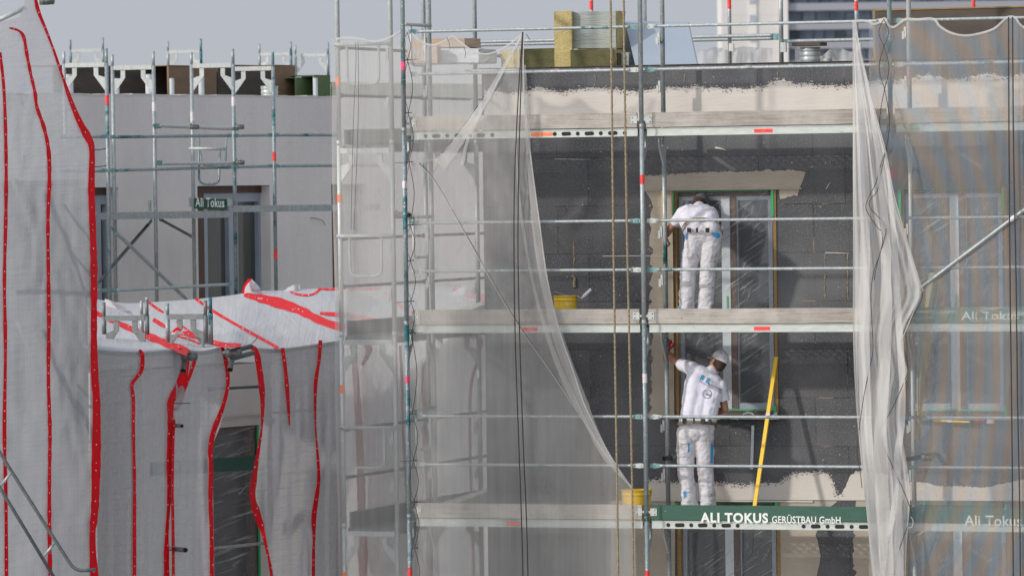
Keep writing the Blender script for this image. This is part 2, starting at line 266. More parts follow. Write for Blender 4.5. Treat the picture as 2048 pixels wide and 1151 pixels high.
def film():
    m = bpy.data.materials.new('clear_wrinkled_film'); m.use_nodes = True; t = m.node_tree; N = t.nodes; L = t.links
    out = N['Material Output']; b = N['Principled BSDF']; b.inputs['Base Color'].default_value = (.62,.64,.66,1); b.inputs['Roughness'].default_value = .3
    g = N.new('ShaderNodeNewGeometry')
    facs = []
    for rot, sca, lo, hi in ((R_(32), (1.6,1,30), .54, .78), (R_(-38), (2,1,26), .66, .90), (R_(68), (3,1,20), .60, .85)):
        mp = N.new('ShaderNodeMapping'); mp.inputs['Rotation'].default_value = (0, rot, 0); L.new(g.outputs['Position'], mp.inputs[0])
        m2 = N.new('ShaderNodeMapping'); m2.inputs['Scale'].default_value = sca; L.new(mp.outputs[0], m2.inputs[0])
        n = N.new('ShaderNodeTexNoise'); n.inputs['Scale'].default_value = 1.4; n.inputs['Detail'].default_value = 5; n.inputs['Distortion'].default_value = .35; L.new(m2.outputs[0], n.inputs[0])
        r = N.new('ShaderNodeMapRange'); r.inputs[1].default_value = lo; r.inputs[2].default_value = hi; L.new(n.outputs[0], r.inputs[0]); facs.append(r.outputs[0])
    a = N.new('ShaderNodeMath'); a.operation = 'MAXIMUM'; L.new(facs[0], a.inputs[0]); L.new(facs[1], a.inputs[1])
    a2 = N.new('ShaderNodeMath'); a2.operation = 'MAXIMUM'; L.new(a.outputs[0], a2.inputs[0]); L.new(facs[2], a2.inputs[1])
    f = N.new('ShaderNodeMath'); f.operation = 'MULTIPLY_ADD'; f.inputs[1].default_value = .55; f.inputs[2].default_value = .10; f.use_clamp = True; L.new(a2.outputs[0], f.inputs[0])
    bp = N.new('ShaderNodeBump'); bp.inputs['Strength'].default_value = .8; bp.inputs['Distance'].default_value = .02; L.new(a2.outputs[0], bp.inputs['Height']); L.new(bp.outputs[0], b.inputs['Normal'])
    tr = N.new('ShaderNodeBsdfTransparent'); mx = N.new('ShaderNodeMixShader'); L.new(f.outputs[0], mx.inputs[0]); L.new(tr.outputs[0], mx.inputs[1]); L.new(b.outputs[0], mx.inputs[2])
    L.new(mx.outputs[0], out.inputs[0]); return m
M['film'] = film()
# ------------------------------------------------------------------ object helpers
ORG = {}
def tag(o, label=None, cat=None, group=None, kind=None):
    if label: o['label'] = label
    if cat: o['category'] = cat
    if group: o['group'] = group
    if kind: o['kind'] = kind
    return o
def thing(name, loc, label, cat, group=None):
    o = bpy.data.objects.new(name, None); COL.objects.link(o); o.location = loc; o.empty_display_size = .1
    ORG[o] = Vector(loc); return tag(o, label, cat, group)
def obj(name, bm, m, parent=None, smooth=False, label=None, cat=None, group=None, kind=None):
    "bm is in world coordinates; verts are made relative to the parent's (or an own base) origin"
    if parent is not None: org = ORG[parent]
    elif kind == 'structure': org = Vector((0,0,0))
    else:
        xs = [v.co for v in bm.verts]; org = Vector((sum(v.x for v in xs)/len(xs), sum(v.y for v in xs)/len(xs), min(v.z for v in xs)))
    me = bpy.data.meshes.new(name)
    for v in bm.verts: v.co -= org
    bm.to_mesh(me); bm.free()
    if smooth:
        for p in me.polygons: p.use_smooth = True
    me.materials.append(m if not isinstance(m, str) else M[m])
    o = bpy.data.objects.new(name, me); COL.objects.link(o); ORG[o] = org
    if parent is not None: o.parent = parent
    else: o.location = org
    return tag(o, label, cat, group, kind)
def copy_tree(o, delta, parent=None):
    c = o.copy(); COL.objects.link(c)
    if parent is None: c.location = o.location + delta; ORG[c] = ORG[o] + delta
    else: c.parent = parent; ORG[c] = ORG[parent]
    for ch in [x for x in o.children]: copy_tree(ch, delta, c)
    return c
NB = bmesh.new
def box(bm, c, ax, ay, az):
    "centre and three half-axis vectors"
    c = Vector(c); vs = []
    for sx in (-1,1):
        for sy in (-1,1):
            for sz in (-1,1): vs.append(bm.verts.new(c + Vector(ax)*sx + Vector(ay)*sy + Vector(az)*sz))
    for f in ((0,1,3,2),(4,6,7,5),(0,4,5,1),(2,3,7,6),(0,2,6,4),(1,5,7,3)): bm.faces.new([vs[i] for i in f])
    return bm
def bx(bm, x0, x1, y0, y1, z0, z1):
    return box(bm, ((x0+x1)/2,(y0+y1)/2,(z0+z1)/2), ((x1-x0)/2,0,0), (0,(y1-y0)/2,0), (0,0,(z1-z0)/2))
def tube(bm, pts, r, seg=10, closed=False, caps=True, hollow=False):
    pts = [Vector(p) for p in pts]; n = len(pts); rings = []; up = None
    rr = r if isinstance(r, (list, tuple)) else [r]*n
    for i, p in enumerate(pts):
        a = pts[max(i-1,0)]; b = pts[min(i+1,n-1)]; t = (b-a).normalized()
        if up is None:
            up = Vector((0,0,1)) if abs(t.z) < .9 else Vector((1,0,0))
        s = t.cross(up).normalized(); up = s.cross(t).normalized()
        rings.append([bm.verts.new(p + (s*math.cos(2*math.pi*k/seg) + up*math.sin(2*math.pi*k/seg))*rr[i]) for k in range(seg)])
    for i in range(n-1):
        for k in range(seg):
            bm.faces.new((rings[i][k], rings[i][(k+1)%seg], rings[i+1][(k+1)%seg], rings[i+1][k]))
    if caps: bm.faces.new(rings[0][::-1]); bm.faces.new(rings[-1])
    return bm
def bent(pts, rad, n=5):
    "round the corners of a polyline"
    pts = [Vector(p) for p in pts]; out = [pts[0]]
    for i in range(1, len(pts)-1):
        a = (pts[i-1]-pts[i]); b = (pts[i+1]-pts[i]); ra = min(rad, a.length*.45, b.length*.45); a.normalize(); b.normalize()
        p0 = pts[i]+a*ra; p2 = pts[i]+b*ra
        for k in range(n+1):
            t = k/n; out.append(p0*(1-t)**2 + pts[i]*2*t*(1-t) + p2*t*t)
    out.append(pts[-1]); return out
def poly(bm, pts, thick=None):
    "filled polygon from world points; thick = vector to extrude along"
    pts = [Vector(p) for p in pts]; tris = tessellate_polygon([pts]); vs = [bm.verts.new(p) for p in pts]
    for t in tris:
        try: bm.faces.new([vs[i] for i in t])
        except ValueError: pass
    if thick is not None:
        th = Vector(thick); v2 = [bm.verts.new(p+th) for p in pts]
        for t in tris:
            try: bm.faces.new([v2[i] for i in reversed(t)])
            except ValueError: pass
        for i in range(len(pts)):
            j = (i+1) % len(pts); bm.faces.new((vs[i], vs[j], v2[j], v2[i]))
    return bm
def ragged(pts, amp=3, step=6, seed=1):
    "px polyline roughened"
    rnd = random.Random(seed); out = []
    for (a, b) in zip(pts[:-1], pts[1:]):
        n = max(1, int(math.hypot(b[0]-a[0], b[1]-a[1])/step))
        for k in range(n):
            t = k/n; x = a[0]+(b[0]-a[0])*t; y = a[1]+(b[1]-a[1])*t
            nn = noise.noise(Vector((x*.03, y*.03, seed)))*amp*1.3 + rnd.uniform(-amp, amp)*.55
            out.append((x + rnd.uniform(-1,1)*step*.25, y+nn))
    out.append(pts[-1]); return out
def interp(pl, y, key=1):
    o = 1-key
    if y <= pl[0][key]: return pl[0][o]
    for a, b in zip(pl[:-1], pl[1:]):
        if y <= b[key]:
            t = (y-a[key])/max(1e-6, b[key]-a[key]); return a[o]+(b[o]-a[o])*t
    return pl[-1][o]
def crs(pl, n):
    "Catmull-Rom resample of a list of tuples"
    out = []; m = len(pl)
    for i in range(m-1):
        p0, p1, p2, p3 = pl[max(i-1,0)], pl[i], pl[i+1], pl[min(i+2,m-1)]
        for k in range(n):
            t = k/n; out.append(tuple(.5*((2*b)+(-a+c)*t+(2*a-5*b+4*c-d)*t*t+(-a+3*b-3*c+d)*t**3) for a,b,c,d in zip(p0,p1,p2,p3)))
    out.append(tuple(pl[-1])); return out
def gridsheet(P, nu, nv, mu=190.0, uvs=None):
    "P(u,v)->(px,py,world point); builds a grid with a uv in metres"
    bm = NB(); uvl = bm.loops.layers.uv.new('UVMap'); G = []
    for j in range(nv+1):
        G.append([])
        for i in range(nu+1):
            px, py, wp = P(i/nu, j/nv); G[-1].append((bm.verts.new(wp), (px/mu, py/mu)))
    for j in range(nv):
        for i in range(nu):
            q = (G[j][i], G[j][i+1], G[j+1][i+1], G[j+1][i])
            f = bm.faces.new([a[0] for a in q]); f.smooth = True
            for l, a in zip(f.loops, q): l[uvl].uv = a[1]
    return bm
def polysheet(pts, S, step=14, mu=190.0):
    "px polygon filled with a fine grid clipped to it; S(px,py)->world"
    bm = NB(); tris = tessellate_polygon([[Vector((x,y,0)) for x,y in pts]]); vs = [bm.verts.new((x,y,0)) for x,y in pts]
    for t in tris:
        try: bm.faces.new([vs[i] for i in t])
        except ValueError: pass
    x0, x1 = min(p[0] for p in pts), max(p[0] for p in pts); y0, y1 = min(p[1] for p in pts), max(p[1] for p in pts)
    for ax, lo, hi in ((0,x0,x1),(1,y0,y1)):
        c = lo+step
        while c < hi:
            no = (1,0,0) if ax == 0 else (0,1,0); co = (c,0,0) if ax == 0 else (0,c,0)
            bmesh.ops.bisect_plane(bm, geom=bm.verts[:]+bm.edges[:]+bm.faces[:], plane_co=co, plane_no=no); c += step
    uvl = bm.loops.layers.uv.new('UVMap')
    for f in bm.faces:
        f.smooth = True
        for l in f.loops: l[uvl].uv = (l.vert.co.x/mu, l.vert.co.y/mu)
    for v in bm.verts: v.co = S(v.co.x, v.co.y)
    return bm
def ribbon(pl, S, wob=0, mu=190.0, sub=6):
    "pl: (px,py,width); S(px,py)->world"
    q = crs(pl, sub); bm = NB(); uvl = bm.loops.layers.uv.new('UVMap'); prev = None; L = 0; q0 = None
    for i, (x, y, wd) in enumerate(q):
        a = q[max(i-1,0)]; b = q[min(i+1,len(q)-1)]; dx, dy = b[0]-a[0], b[1]-a[1]; l = math.hypot(dx,dy) or 1; nx, ny = -dy/l, dx/l
        if q0: L += math.hypot(x-q0[0], y-q0[1])
        q0 = (x, y); wd = wd*.88*(1+wob*math.sin(L*.21+.6*math.sin(L*.05))+.16*noise.noise(Vector((L*.03,x*.01,2)))+.10*noise.noise(Vector((L*.11,x*.01,7))))
        row = [(bm.verts.new(S(x+nx*wd*s, y+ny*wd*s)), (s, L/mu)) for s in (-.5, .5)]
        if prev:
            f = bm.faces.new((prev[0][0], prev[1][0], row[1][0], row[0][0])); f.smooth = True
            for lo, u in zip(f.loops, (prev[0][1], prev[1][1], row[1][1], row[0][1])): lo[uvl].uv = u
        prev = row
    return bm
def dots(pl, S, step=26, r=1.5, offs=(0,)):
    q = crs(pl, 8); bm = NB(); L = 0; nxt = 8; k = 0
    for i in range(1, len(q)):
        dx, dy = q[i][0]-q[i-1][0], q[i][1]-q[i-1][1]; L += math.hypot(dx, dy)
        if L > nxt:
            nxt += step*random.uniform(.6,1.4); r0_ = r*random.uniform(.45,1.0); l = math.hypot(dx,dy) or 1; o = offs[k % len(offs)]*q[i][2]; k += 1
            cx, cy = q[i][0]-dy/l*o, q[i][1]+dx/l*o
            bm.faces.new([bm.verts.new(S(cx+r0_*math.cos(a*math.pi/3), cy+r0_*1.25*math.sin(a*math.pi/3))) for a in range(6)])
    return bm
def banded(t, pl, wb, SB, SD, step, r, offs):
    a = ribbon(pl, SB, wb); n0 = len(a.faces); a = merge(a, dots(pl, SD, step, r, offs)); a.faces.ensure_lookup_table()
    for f in a.faces[n0:]: f.material_index = 1
    o = obj('red_band', a, 'red', t); o.data.materials.append(M['eyelet']); return o
def textmesh(s, width, height=None, bold=0.0, extr=.001):
    cu = bpy.data.curves.new('t', 'FONT'); cu.body = s; cu.size = 1; cu.offset = bold*.75; cu.space_character = 1+bold*2.6; cu.extrude = 0; cu.resolution_u = 4
    o = bpy.data.objects.new('t', cu); COL.objects.link(o); bpy.context.view_layer.update()
    me = bpy.data.meshes.new_from_object(o.evaluated_get(bpy.context.evaluated_depsgraph_get()))
    bm = NB(); bm.from_mesh(me); bpy.data.objects.remove(o); bpy.data.meshes.remove(me)
    x0 = min(v.co.x for v in bm.verts); x1 = max(v.co.x for v in bm.verts); y0 = min(v.co.y for v in bm.verts); y1 = max(v.co.y for v in bm.verts)
    sx = width/(x1-x0); sy = (height/(y1-y0)) if height else sx
    for v in bm.verts: v.co = Vector(((v.co.x-x0)*sx, (v.co.y-y0)*sy, 0))
    return bm
def place_text(bm, org, xd, zd):
    org, xd, zd = Vector(org), Vector(xd), Vector(zd)
    for v in bm.verts: v.co = org + xd*v.co.x + zd*v.co.y
    return bm
def merge(a, b):
    me = bpy.data.meshes.new('x'); b.to_mesh(me); b.free(); a.from_mesh(me); bpy.data.meshes.remove(me); return a
# ================================================================== SETTING
b = NB(); b.faces.new([b.verts.new(p) for p in ((-1500,-400,-9),(1500,-400,-9),(1500,2500,-9),(-1500,2500,-9))])
obj('ground', b, 'ground', kind='structure')

# ---------------- main building
YW = 0.0
def WX(px, py): return onY(px, py, YW).x
def WZ(px, py): return onY(px, py, YW).z
XC = WX(968, 500); ZT = WZ(1290, 131)
main = thing('apartment_block', (XC, 0, -9), 'flat-roofed block with dark insulation boards and patchy cream base coat behind the scaffold', 'building')
wx0, wx1 = WX(1346,600), WX(1551,600)
rx0, rx1 = WX(1800,600), WX(2012,600)
zt1 = WZ(1450,381); zb1 = WZ(1450,833); zt2 = WZ(1450,1003); zb2 = zt2-(zt1-zb1)
zt0 = zt1+(zt1-zt2)+10
XE = XC+12
opens = [(wx0,wx1,zb1,zt1),(wx0,wx1,zb2,zt2),(rx0,rx1,zb1,zt1),(rx0,rx1,zb2,zt2)]
xs = sorted({XC, XE, wx0, wx1, rx0, rx1}); zs = sorted({-9, ZT, zb1, zt1, zb2, zt2})
b = NB()
for i in range(len(xs)-1):
    for j in range(len(zs)-1):
        cx, cz = (xs[i]+xs[i+1])/2, (zs[j]+zs[j+1])/2
        if any(o[0]<cx<o[1] and o[2]<cz<o[3] for o in opens): continue
        b.faces.new([b.verts.new(p) for p in ((xs[i],0,zs[j]),(xs[i+1],0,zs[j]),(xs[i+1],0,zs[j+1]),(xs[i],0,zs[j+1]))])
for o in opens:   # reveals
    for q in (((o[0],0,o[2]),(o[0],.3,o[2]),(o[0],.3,o[3]),(o[0],0,o[3])), ((o[1],0,o[3]),(o[1],.3,o[3]),(o[1],.3,o[2]),(o[1],0,o[2])),
              ((o[0],0,o[3]),(o[0],.3,o[3]),(o[1],.3,o[3]),(o[1],0,o[3])), ((o[0],0,o[2]),(o[1],0,o[2]),(o[1],.3,o[2]),(o[0],.3,o[2]))):
        b.faces.new([b.verts.new(p) for p in q])
for q in (((XC,0,-9),(XC,0,ZT),(XC,11,ZT),(XC,11,-9)), ((XE,0,-9),(XE,11,-9),(XE,11,ZT),(XE,0,ZT)), ((XC,11,-9),(XC,11,ZT),(XE,11,ZT),(XE,11,-9))):
    b.faces.new([b.verts.new(p) for p in q])
obj('wall', b, 'insul', main)
b = NB(); bx(b, XC-.03, XE, -.03, 11, ZT-.004, ZT+.004); obj('roof', b, 'membrane', main)
# ragged boards' top edge of membrane
b = NB()
x = XC
while x < XE-2:
    l = random.uniform(.15,.7); h = random.uniform(.004,.022); bx(b, x, x+l*.9, -.045, -.031, ZT-h*.35-.004, ZT+.004); x += l
obj('membrane_edge', b, 'membrane', main)
# plaster areas (px outlines on the wall)
def plaster(name, pts, mt, off=-.004, label=None):
    bm = NB(); P = []
    for x, y in pts:
        p = onY(x, y, off)
        P.append(p)
    poly(bm, P); o = obj(name, bm, mt, main); 
    if label: o['label'] = label
    return o
def flecks(line, mt, n, spread, off=-.0062, seed=2, size=.007):
    "small spatters and bare spots along a ragged trowel edge"
    rn = random.Random(seed); bm = NB()
    for k in range(n):
        a = rn.choice(line); d = rn.gauss(0, spread); c = onY(a[0]+rn.uniform(-4,4), a[1]+d, off); sz = size*rn.uniform(.3,1.1); ph = rn.uniform(0,6); m = rn.choice((4,5,6)); st = rn.uniform(.8,2.6)
        bm.faces.new([bm.verts.new(c+Vector((sz*st*math.cos(ph*.1+i*2*math.pi/m)*rn.uniform(.6,1.2),0,sz*math.sin(ph*.1+i*2*math.pi/m)*rn.uniform(.6,1.2)))) for i in range(m)])
    return bm
def spatter(o, bm, mt):
    "add the spatters to a coat's own mesh"
    for v in bm.verts: v.co -= ORG[main]
    if mt != o.data.materials[0]:
        o.data.materials.append(mt)
        for f in bm.faces: f.material_index = len(o.data.materials)-1
    a = NB(); a.from_mesh(o.data); merge(a, bm); a.to_mesh(o.data); a.free()
top = ragged([(968,182),(1010,186),(1050,183),(1080,176),(1120,182),(1150,180),(1180,172),(1240,180),(1300,181),(1345,172),(1370,176),(1400,172),(1440,178),(1500,177),(1530,172),(1550,163),(1565,160),(1590,168),(1640,170),(1690,171),(1720,168),(1760,160),(1800,160),(1860,151),(1900,158),(1925,156),(1960,150),(2010,152),(2080,150)], 3.4, 3, 3)
TOPC = plaster('plaster_coat', top+[(2120,150),(2120,222),(968,247)], 'cream')
spatter(TOPC, flecks(top, 'cream', 900, 2.6, seed=4, size=.0055), M['cream']); spatter(TOPC, flecks([(x,y+3) for x,y in top], 'insul', 700, 2.8, -.0066, seed=5, size=.0055), M['insul'])
b = NB(); bx(b, XC, XE, -.006, 0, ZT-.05, ZT-.012); obj('coping_strip', b, 'cream', main)
# over/around upper window
plaster('window_surround', ragged([(1287,352),(1330,350),(1400,343),(1470,345),(1540,340),(1590,342),(1612,344)],3,4,5)+ragged([(1612,344),(1606,360),(1598,378)],3,4,6)+[(1288,379)], 'beige')
plaster('window_surround', [(1288,379)]+[(1345,380),(1348,832)]+ragged([(1348,832),(1300,836),(1290,834)],3,4,8)+[(p[1]-0 if False else 1302+random.uniform(-5,5), p[1]) for p in [(0,y) for y in range(820,396,-7)]], 'beige', -.0055)
plaster('window_surround', [(1558,379),(1598,379)]+ragged([(1598,379),(1596,392),(1560,398)],3,4,9), 'beige', -.0055)
# lower cream band
low = ragged([(1290,958),(1340,962),(1400,964),(1480,968),(1540,966),(1560,964),(1572,955),(1590,947),(1612,943),(1640,944),(1660,952),(1668,968),(1675,990),(1684,985)],3,3,11)
LOWC = plaster('plaster_coat', low+ragged([(1684,985),(1690,975),(1700,952),(1712,943),(1735,940),(1790,955),(1820,962),(1900,972),(1960,974),(2030,962),(2080,950)],3,3,12)+[(2120,955),(2120,1001),(1290,998)], 'cream')
spatter(LOWC, flecks(low, 'cream', 400, 2.5, seed=6, size=.0055), M['cream']); spatter(LOWC, flecks([(x,y+3) for x,y in low], 'insul', 320, 2.6, -.0066, seed=7, size=.0055), M['insul'])
BG_ = plaster('window_surround', [(1222,1000),(1350,1001),(1350,1300),(1222,1300)], 'beige', -.0045)
spatter(COL.objects['window_surround.001'], flecks([(1302,y) for y in range(400,820,4)], 'beige', 120, 3, seed=8, size=.006), M['beige']); spatter(COL.objects['window_surround'], flecks([(x,350) for x in range(1290,1610,5)], 'beige', 120, 3, seed=9, size=.006), M['beige'])
plaster('plaster_coat', [(1560,1001),(1674,1001)]+ragged([(1674,1001),(1640,1030),(1632,1070),(1640,1110),(1634,1151),(1636,1200)],0,9,13)+[(1636,1300),(1560,1300)], 'beige', -.0048)
plaster('plaster_coat', [(1800,1001),(1712,1001)]+[(1710+random.uniform(-5,5),y) for y in range(1010,1180,6)]+[(1712,1300),(1800,1300)], 'beige', -.0048)
b = NB(); bx(b, wx0-.3, wx1+.38, -.022, -.0052, zt2+.005, zt2+.02); obj('drip_rail', b, 'cream', main)
b = NB(); bx(b, wx0-.3, wx1+.30, -.022, -.0052, zt1+.005, zt1+.02); obj('drip_rail', b, 'beige', main)
for (x0,y0,x1,y1,w_) in ((1430,295,1452,300,2),(1652,378,1660,365,1.6),(1110,318,1180,319,.5),(1205,512,1330,511,.7),(1650,505,1700,506,.8)):
    plaster('filler_smear', [(x0,y0-w_),(x0*.5+x1*.5,(y0+y1)/2-w_*1.2),(x1,y1-w_*.3),(x1,y1+w_*.3),(x0*.5+x1*.5,(y0+y1)/2+w_*.6),(x0,y0+w_)], 'cream', -.006)
# yellowish foam joint fills and smears
rnd = random.Random(5)
for k, (px, y0, y1) in enumerate([(1190,150,172),(1369,148,172),(1555,142,162),(1740,136,170),(1148,480,545),(1650,505,600),(1695,505,600)]):
    pts = [(px-1+rnd.uniform(-1,1), y) for y in range(y0, y1, 5)] + [(px+.5+rnd.uniform(-1,1.5), y) for y in range(y1, y0, -5)]
    plaster('foam_joint', pts, 'rope', -.006)
b = NB(); 
for k in range(6): 
    p = onY(1147+rnd.uniform(-4,4), 552+k*4, -.02); bmesh.ops.create_icosphere(b, subdivisions=1, radius=.018, matrix=Matrix.Translation(p))
obj('foam_blob', b, 'rope', main)
# windows
def make_window(o, gmat='glass'):
    x0, x1, z0, z1 = o; zt = z1; zb = z0
    cx = x0+(x1-x0)*.56
    fr = NB()
    for q in ((x0,x0+.05,zb,zt),(x1-.05,x1,zb,zt),(x0+.05,x1-.05,zt-.06,zt),(x0+.05,x1-.05,zb,zb+.06)): bx(fr, q[0],q[1],.10,.18,q[2],q[3])
    fo = obj('window', fr, 'joist', main)
    s = NB()
    for a, c, wl_, wr_ in ((x0+.05, cx-.012, .04, .05), (cx+.052, x1-.05, .012, .045)):
        for q in ((a,a+wl_,zb+.06,zt-.06),(c-wr_,c,zb+.06,zt-.06),(a+wl_,c-wr_,zt-.10,zt-.06),(a+wl_,c-wr_,zb+.06,zb+.14)): bx(s, q[0],q[1],.085,.15,q[2],q[3])
    obj('sash', s, 'greyframe', fo)
    m = NB(); bx(m, cx-.105, cx-.014, .06, .084, zb+.08, zt-.08); obj('centre_stile', m, 'pvc', fo)
    m = NB(); bx(m, cx-.010, cx+.050, .07, .16, zb+.06, zt-.06); obj('mullion', m, 'joist', fo)
    g = NB()
    bx(g, x0+.08, cx-.05, .125, .135, zb+.12, zt-.08); bx(g, cx+.06, x1-.09, .125, .135, zb+.12, zt-.08)
    obj('pane', g, gmat, fo)
    e = NB(); bx(e, x1-.012, x1+.020, -.012, .06, zb+.02, zt-.0); bx(e, x0-.018, x0+.045, .02, .085, zb, zt); obj('edge_profile', e, 'ochre', fo)
    sl_ = NB(); bx(sl_, x0-.03, x1+.05, -.10, .09, zb-.018, zb+.012); obj('sill', sl_, 'galvpale', fo)
    return fo
for o in opens: make_window(o)
# masking film + green tape on each window
flab = ['clear wrinkled masking film taped over the tall window behind the two workers',
        'clear masking film over the window below the green lettered board of the open bay',
        'clear masking film over the tall window behind the right netting',
        'clear masking film over the lowest right window behind the netting']
for k, o in enumerate(opens):
    x0, x1, z0, z1 = o
    t = thing('masking_film', ((x0+x1)/2, .03, z0), flab[k], 'plastic film', 'masking films over the windows')
    b = NB(); nx, nz = 14, 30; V = [[None]*(nx+1) for _ in range(nz+1)]
    for j in range(nz+1):
        for i in range(nx+1):
            px_, pz_ = x0+.02+(x1-x0-.04)*i/nx, z0+.02+(z1-z0-.03)*j/nz
            d = .018*noise.noise(Vector((px_*3+pz_*1.5, pz_*2-px_*2, k*7.0)))
            V[j][i] = b.verts.new((px_, .035+d, pz_))
    for j in range(nz):
        for i in range(nx): f = b.faces.new((V[j][i],V[j][i+1],V[j+1][i+1],V[j+1][i])); f.smooth = True
    obj('film_sheet', b, 'film', t, True)
    g = NB(); H = z1-z0
    bx(g, x0-.002, x0+.022, -.003, .018, z1-.27, z1-.01); bx(g, x1-.030, x1-.004, -.020, -.0125, z1-.27, z1)
    bx(g, x1-.026, x1-.002, -.020, -.0125, z0+.0, z0+.12); bx(g, x0+.25, x1-.14, .052, .06, z0+.065, z0+.08)
    bx(g, x0+.02, x1-.06, .004, .008, z1-.009, z1-.003); bx(g, x0-.02, x1-.25, -.104, -.1005, z0-.012, z0+.0)
    cx = x0+(x1-x0)*.56; bx(g, cx-.055, cx-.04, .052, .058, z0+.98, z0+1.25)
    obj('green_tape', g, 'green', t)

# ---------------- scaffold pieces (main)
YO, YI = -1.05, -.32
XB = [-2.57, 0.0, 2.63, 5.2]
def keeper(bm, x, y, z, sx=1):
    box(bm, (x+.035*sx, y, z), (.018,0,0), (0,.012,0), (0,0,.05)); box(bm, (x+.055*sx, y, z-.02), (.010,0,0), (0,.016,0), (0,0,.035))
def gusset(bm, x, y, z, dx, dy, th=.008):
    "angled bracket plate under the transom, leaving a small opening at the corner"
    d = Vector((dx,dy,0)); n = Vector((-dy,dx,0))*th; o = Vector((x,y,z))
    P = lambda a, c: o + d*a + Vector((0,0,c))
    for q in ([(.11,0),(.17,0),(.17,-.10),(.02,-.30),(.02,-.13),(.11,-.10)],):
        poly(bm, [P(*c)-n for c in q], n*2)
def make_frame(p0, p1, z0, h=2.0, ext=0, mats=('galv','galv'), label='', cat='scaffold frame', group=None, stickers=(), trans='galvpale', gus=True, r=.0245):
    "a scaffold frame standing between ground points p0 and p1"
    p0, p1 = Vector((*p0, z0)), Vector((*p1, z0)); d = (p1-p0).normalized()
    t = thing('scaffold_frame', p0, label, cat, group)
    for p, mm in ((p0,mats[0]),(p1,mats[1])):
        b = NB(); tube(b, [p, p+Vector((0,0,h+ext))], r, 12); tube(b, [p+Vector((0,0,.0)), p+Vector((0,0,.05))], r*1.07, 12); o = obj('post', b, mm, t, True)
    b = NB(); zt = h-.06; L = (p1-p0).length
    box(b, (p0+p1)/2+Vector((0,0,zt)), d*(L/2-.022), Vector((-d.y,d.x,0))*.022, (0,0,.026)); obj('transom', b, trans, t)
    if gus:
        b = NB(); gusset(b, p0.x, p0.y, z0+zt-.028, d.x, d.y); obj('gusset_plate', b, trans, t); b = NB(); gusset(b, p1.x, p1.y, z0+zt-.028, -d.x, -d.y); obj('gusset_plate', b, trans, t)
    for hz in (.5-.06, 1.0-.06):
        for p in (p1,): 
            b = NB(); box(b, p+Vector((-.036,0,hz)), (.012,0,0),(0,.02,0),(0,0,.055)); box(b, p+Vector((-.055,-.01,hz-.03)), (.012,0,0),(0,.014,0),(0,0,.04)); obj('rail_keeper', b, trans, t)
    for (which, hz, hh, mm) in stickers:
        p = (p0,p1)[which]; b = NB(); tube(b, [p+Vector((0,0,hz)), p+Vector((0,0,hz+hh))], r+.0012, 12, caps=False); obj('tape_band', b, mm, t, True)
    return t
bayn = ['at the net corner', 'beside the hanging ropes', 'at the gathered net', 'off the right edge']
levn = {-4: 'under the lowest boards', -2: 'beside the lower worker', 0: 'beside the upper worker', 2: 'at roof height'}
def yz(px, py, X, Y): # z at px row for a vertical at X,Y
    r = rd(px, py); return (CC + r*((Y-CC.y)/r.y)).z
for i, X in enumerate(XB):
    for z0 in (-4,-2,0,2):
        lab = f'front scaffold frame {bayn[i]}, {levn[z0]}'
        mats = ('galv','galv')
        st = ()
        if i == 0: mats = ('tealtube','galv')
        if i == 1: mats = (('tealtube' if z0 in (-2,-4) else 'galv'),'galv')
        if i == 2: mats = ('tealtube' if z0==2 else 'galv','galvpale')
        # stickers at measured rows
        rows = {0: [(132,16,'pinktape'),(368,14,'paper'),(757,14,'pinktape'),(1143,18,'redtape')], 1: [(360,18,'redtape'),(757,18,'paper'),(1152,20,'redtape')], 2: [(350,18,'pinktape')], 3: []}[i]
        px = [820,1287,1770,2260][i]
        for (ry, rh, mm) in rows:
            zz = yz(px, ry, X, YO)
            if z0 <= zz < z0+2: st = st + ((0, zz-z0-.04, rh/193.0, mm),)
        yo = YO-(.05 if i == 0 else 0)
        make_frame((X, yo), (X, YI), z0, 2.0, .0 if z0 < 2 else 1.2, mats, lab, group=None, stickers=st)
# guard rails
def rail(p, q, label, mat_='galv', r=.0165, lug='teallug', group=None, name='guard_rail', cat='guard rail'):
    p, q = Vector(p), Vector(q); d = (q-p).normalized()
    t = thing(name, p, label, cat, group)
    b = NB(); tube(b, [p+d*.10, p+d*.13, q-d*.13, q-d*.10], [r*1.0,r,r,r], 10); obj('pipe', b, mat_, t, True)
    for c, s in ((p,1),(q,-1)):
        b = NB(); up = Vector((0,0,1)); n = d.cross(up).normalized()
        poly(b, [c+d*s*.0+up*.02+n*.004, c+d*s*.05+up*.026+n*.004, c+d*s*.16+up*r*.8+n*.004, c+d*s*.16-up*r*.8+n*.004, c+d*s*.05-up*.026+n*.004, c-up*.02+n*.004], -n*.008)
        tube(b, [c+d*s*.04+n*.012, c+d*s*.04-n*.016], .009, 8); obj('end_lug', b, lug, t)
    return t
bay3 = ['left netted bay', 'open middle bay', 'right netted bay']
hn = {.5: 'knee rail', 1.0: 'hand rail'}; ln = {-4: 'below the lettered boards', -2: 'of the lower worker\'s deck', 0: 'of the upper worker\'s deck', 2: 'at roof height'}
lo = {-2:'above the lettered board'}
for i in range(3):
    for z0 in (-4,-2,0,2):
        for hh in (.5,1.0):
            zz = z0+hh+(.06 if z0 != 2 else (.04 if hh==1.0 else .1))
            rail((XB[i]+.03, YO+.045, zz), (XB[i+1]-.03, YO+.045, zz), f'horizontal galvanised {hn[hh]} in the {bay3[i]} {ln[z0]}', lug=['teallug','plate'][(i+int(hh*2)+z0)%2])
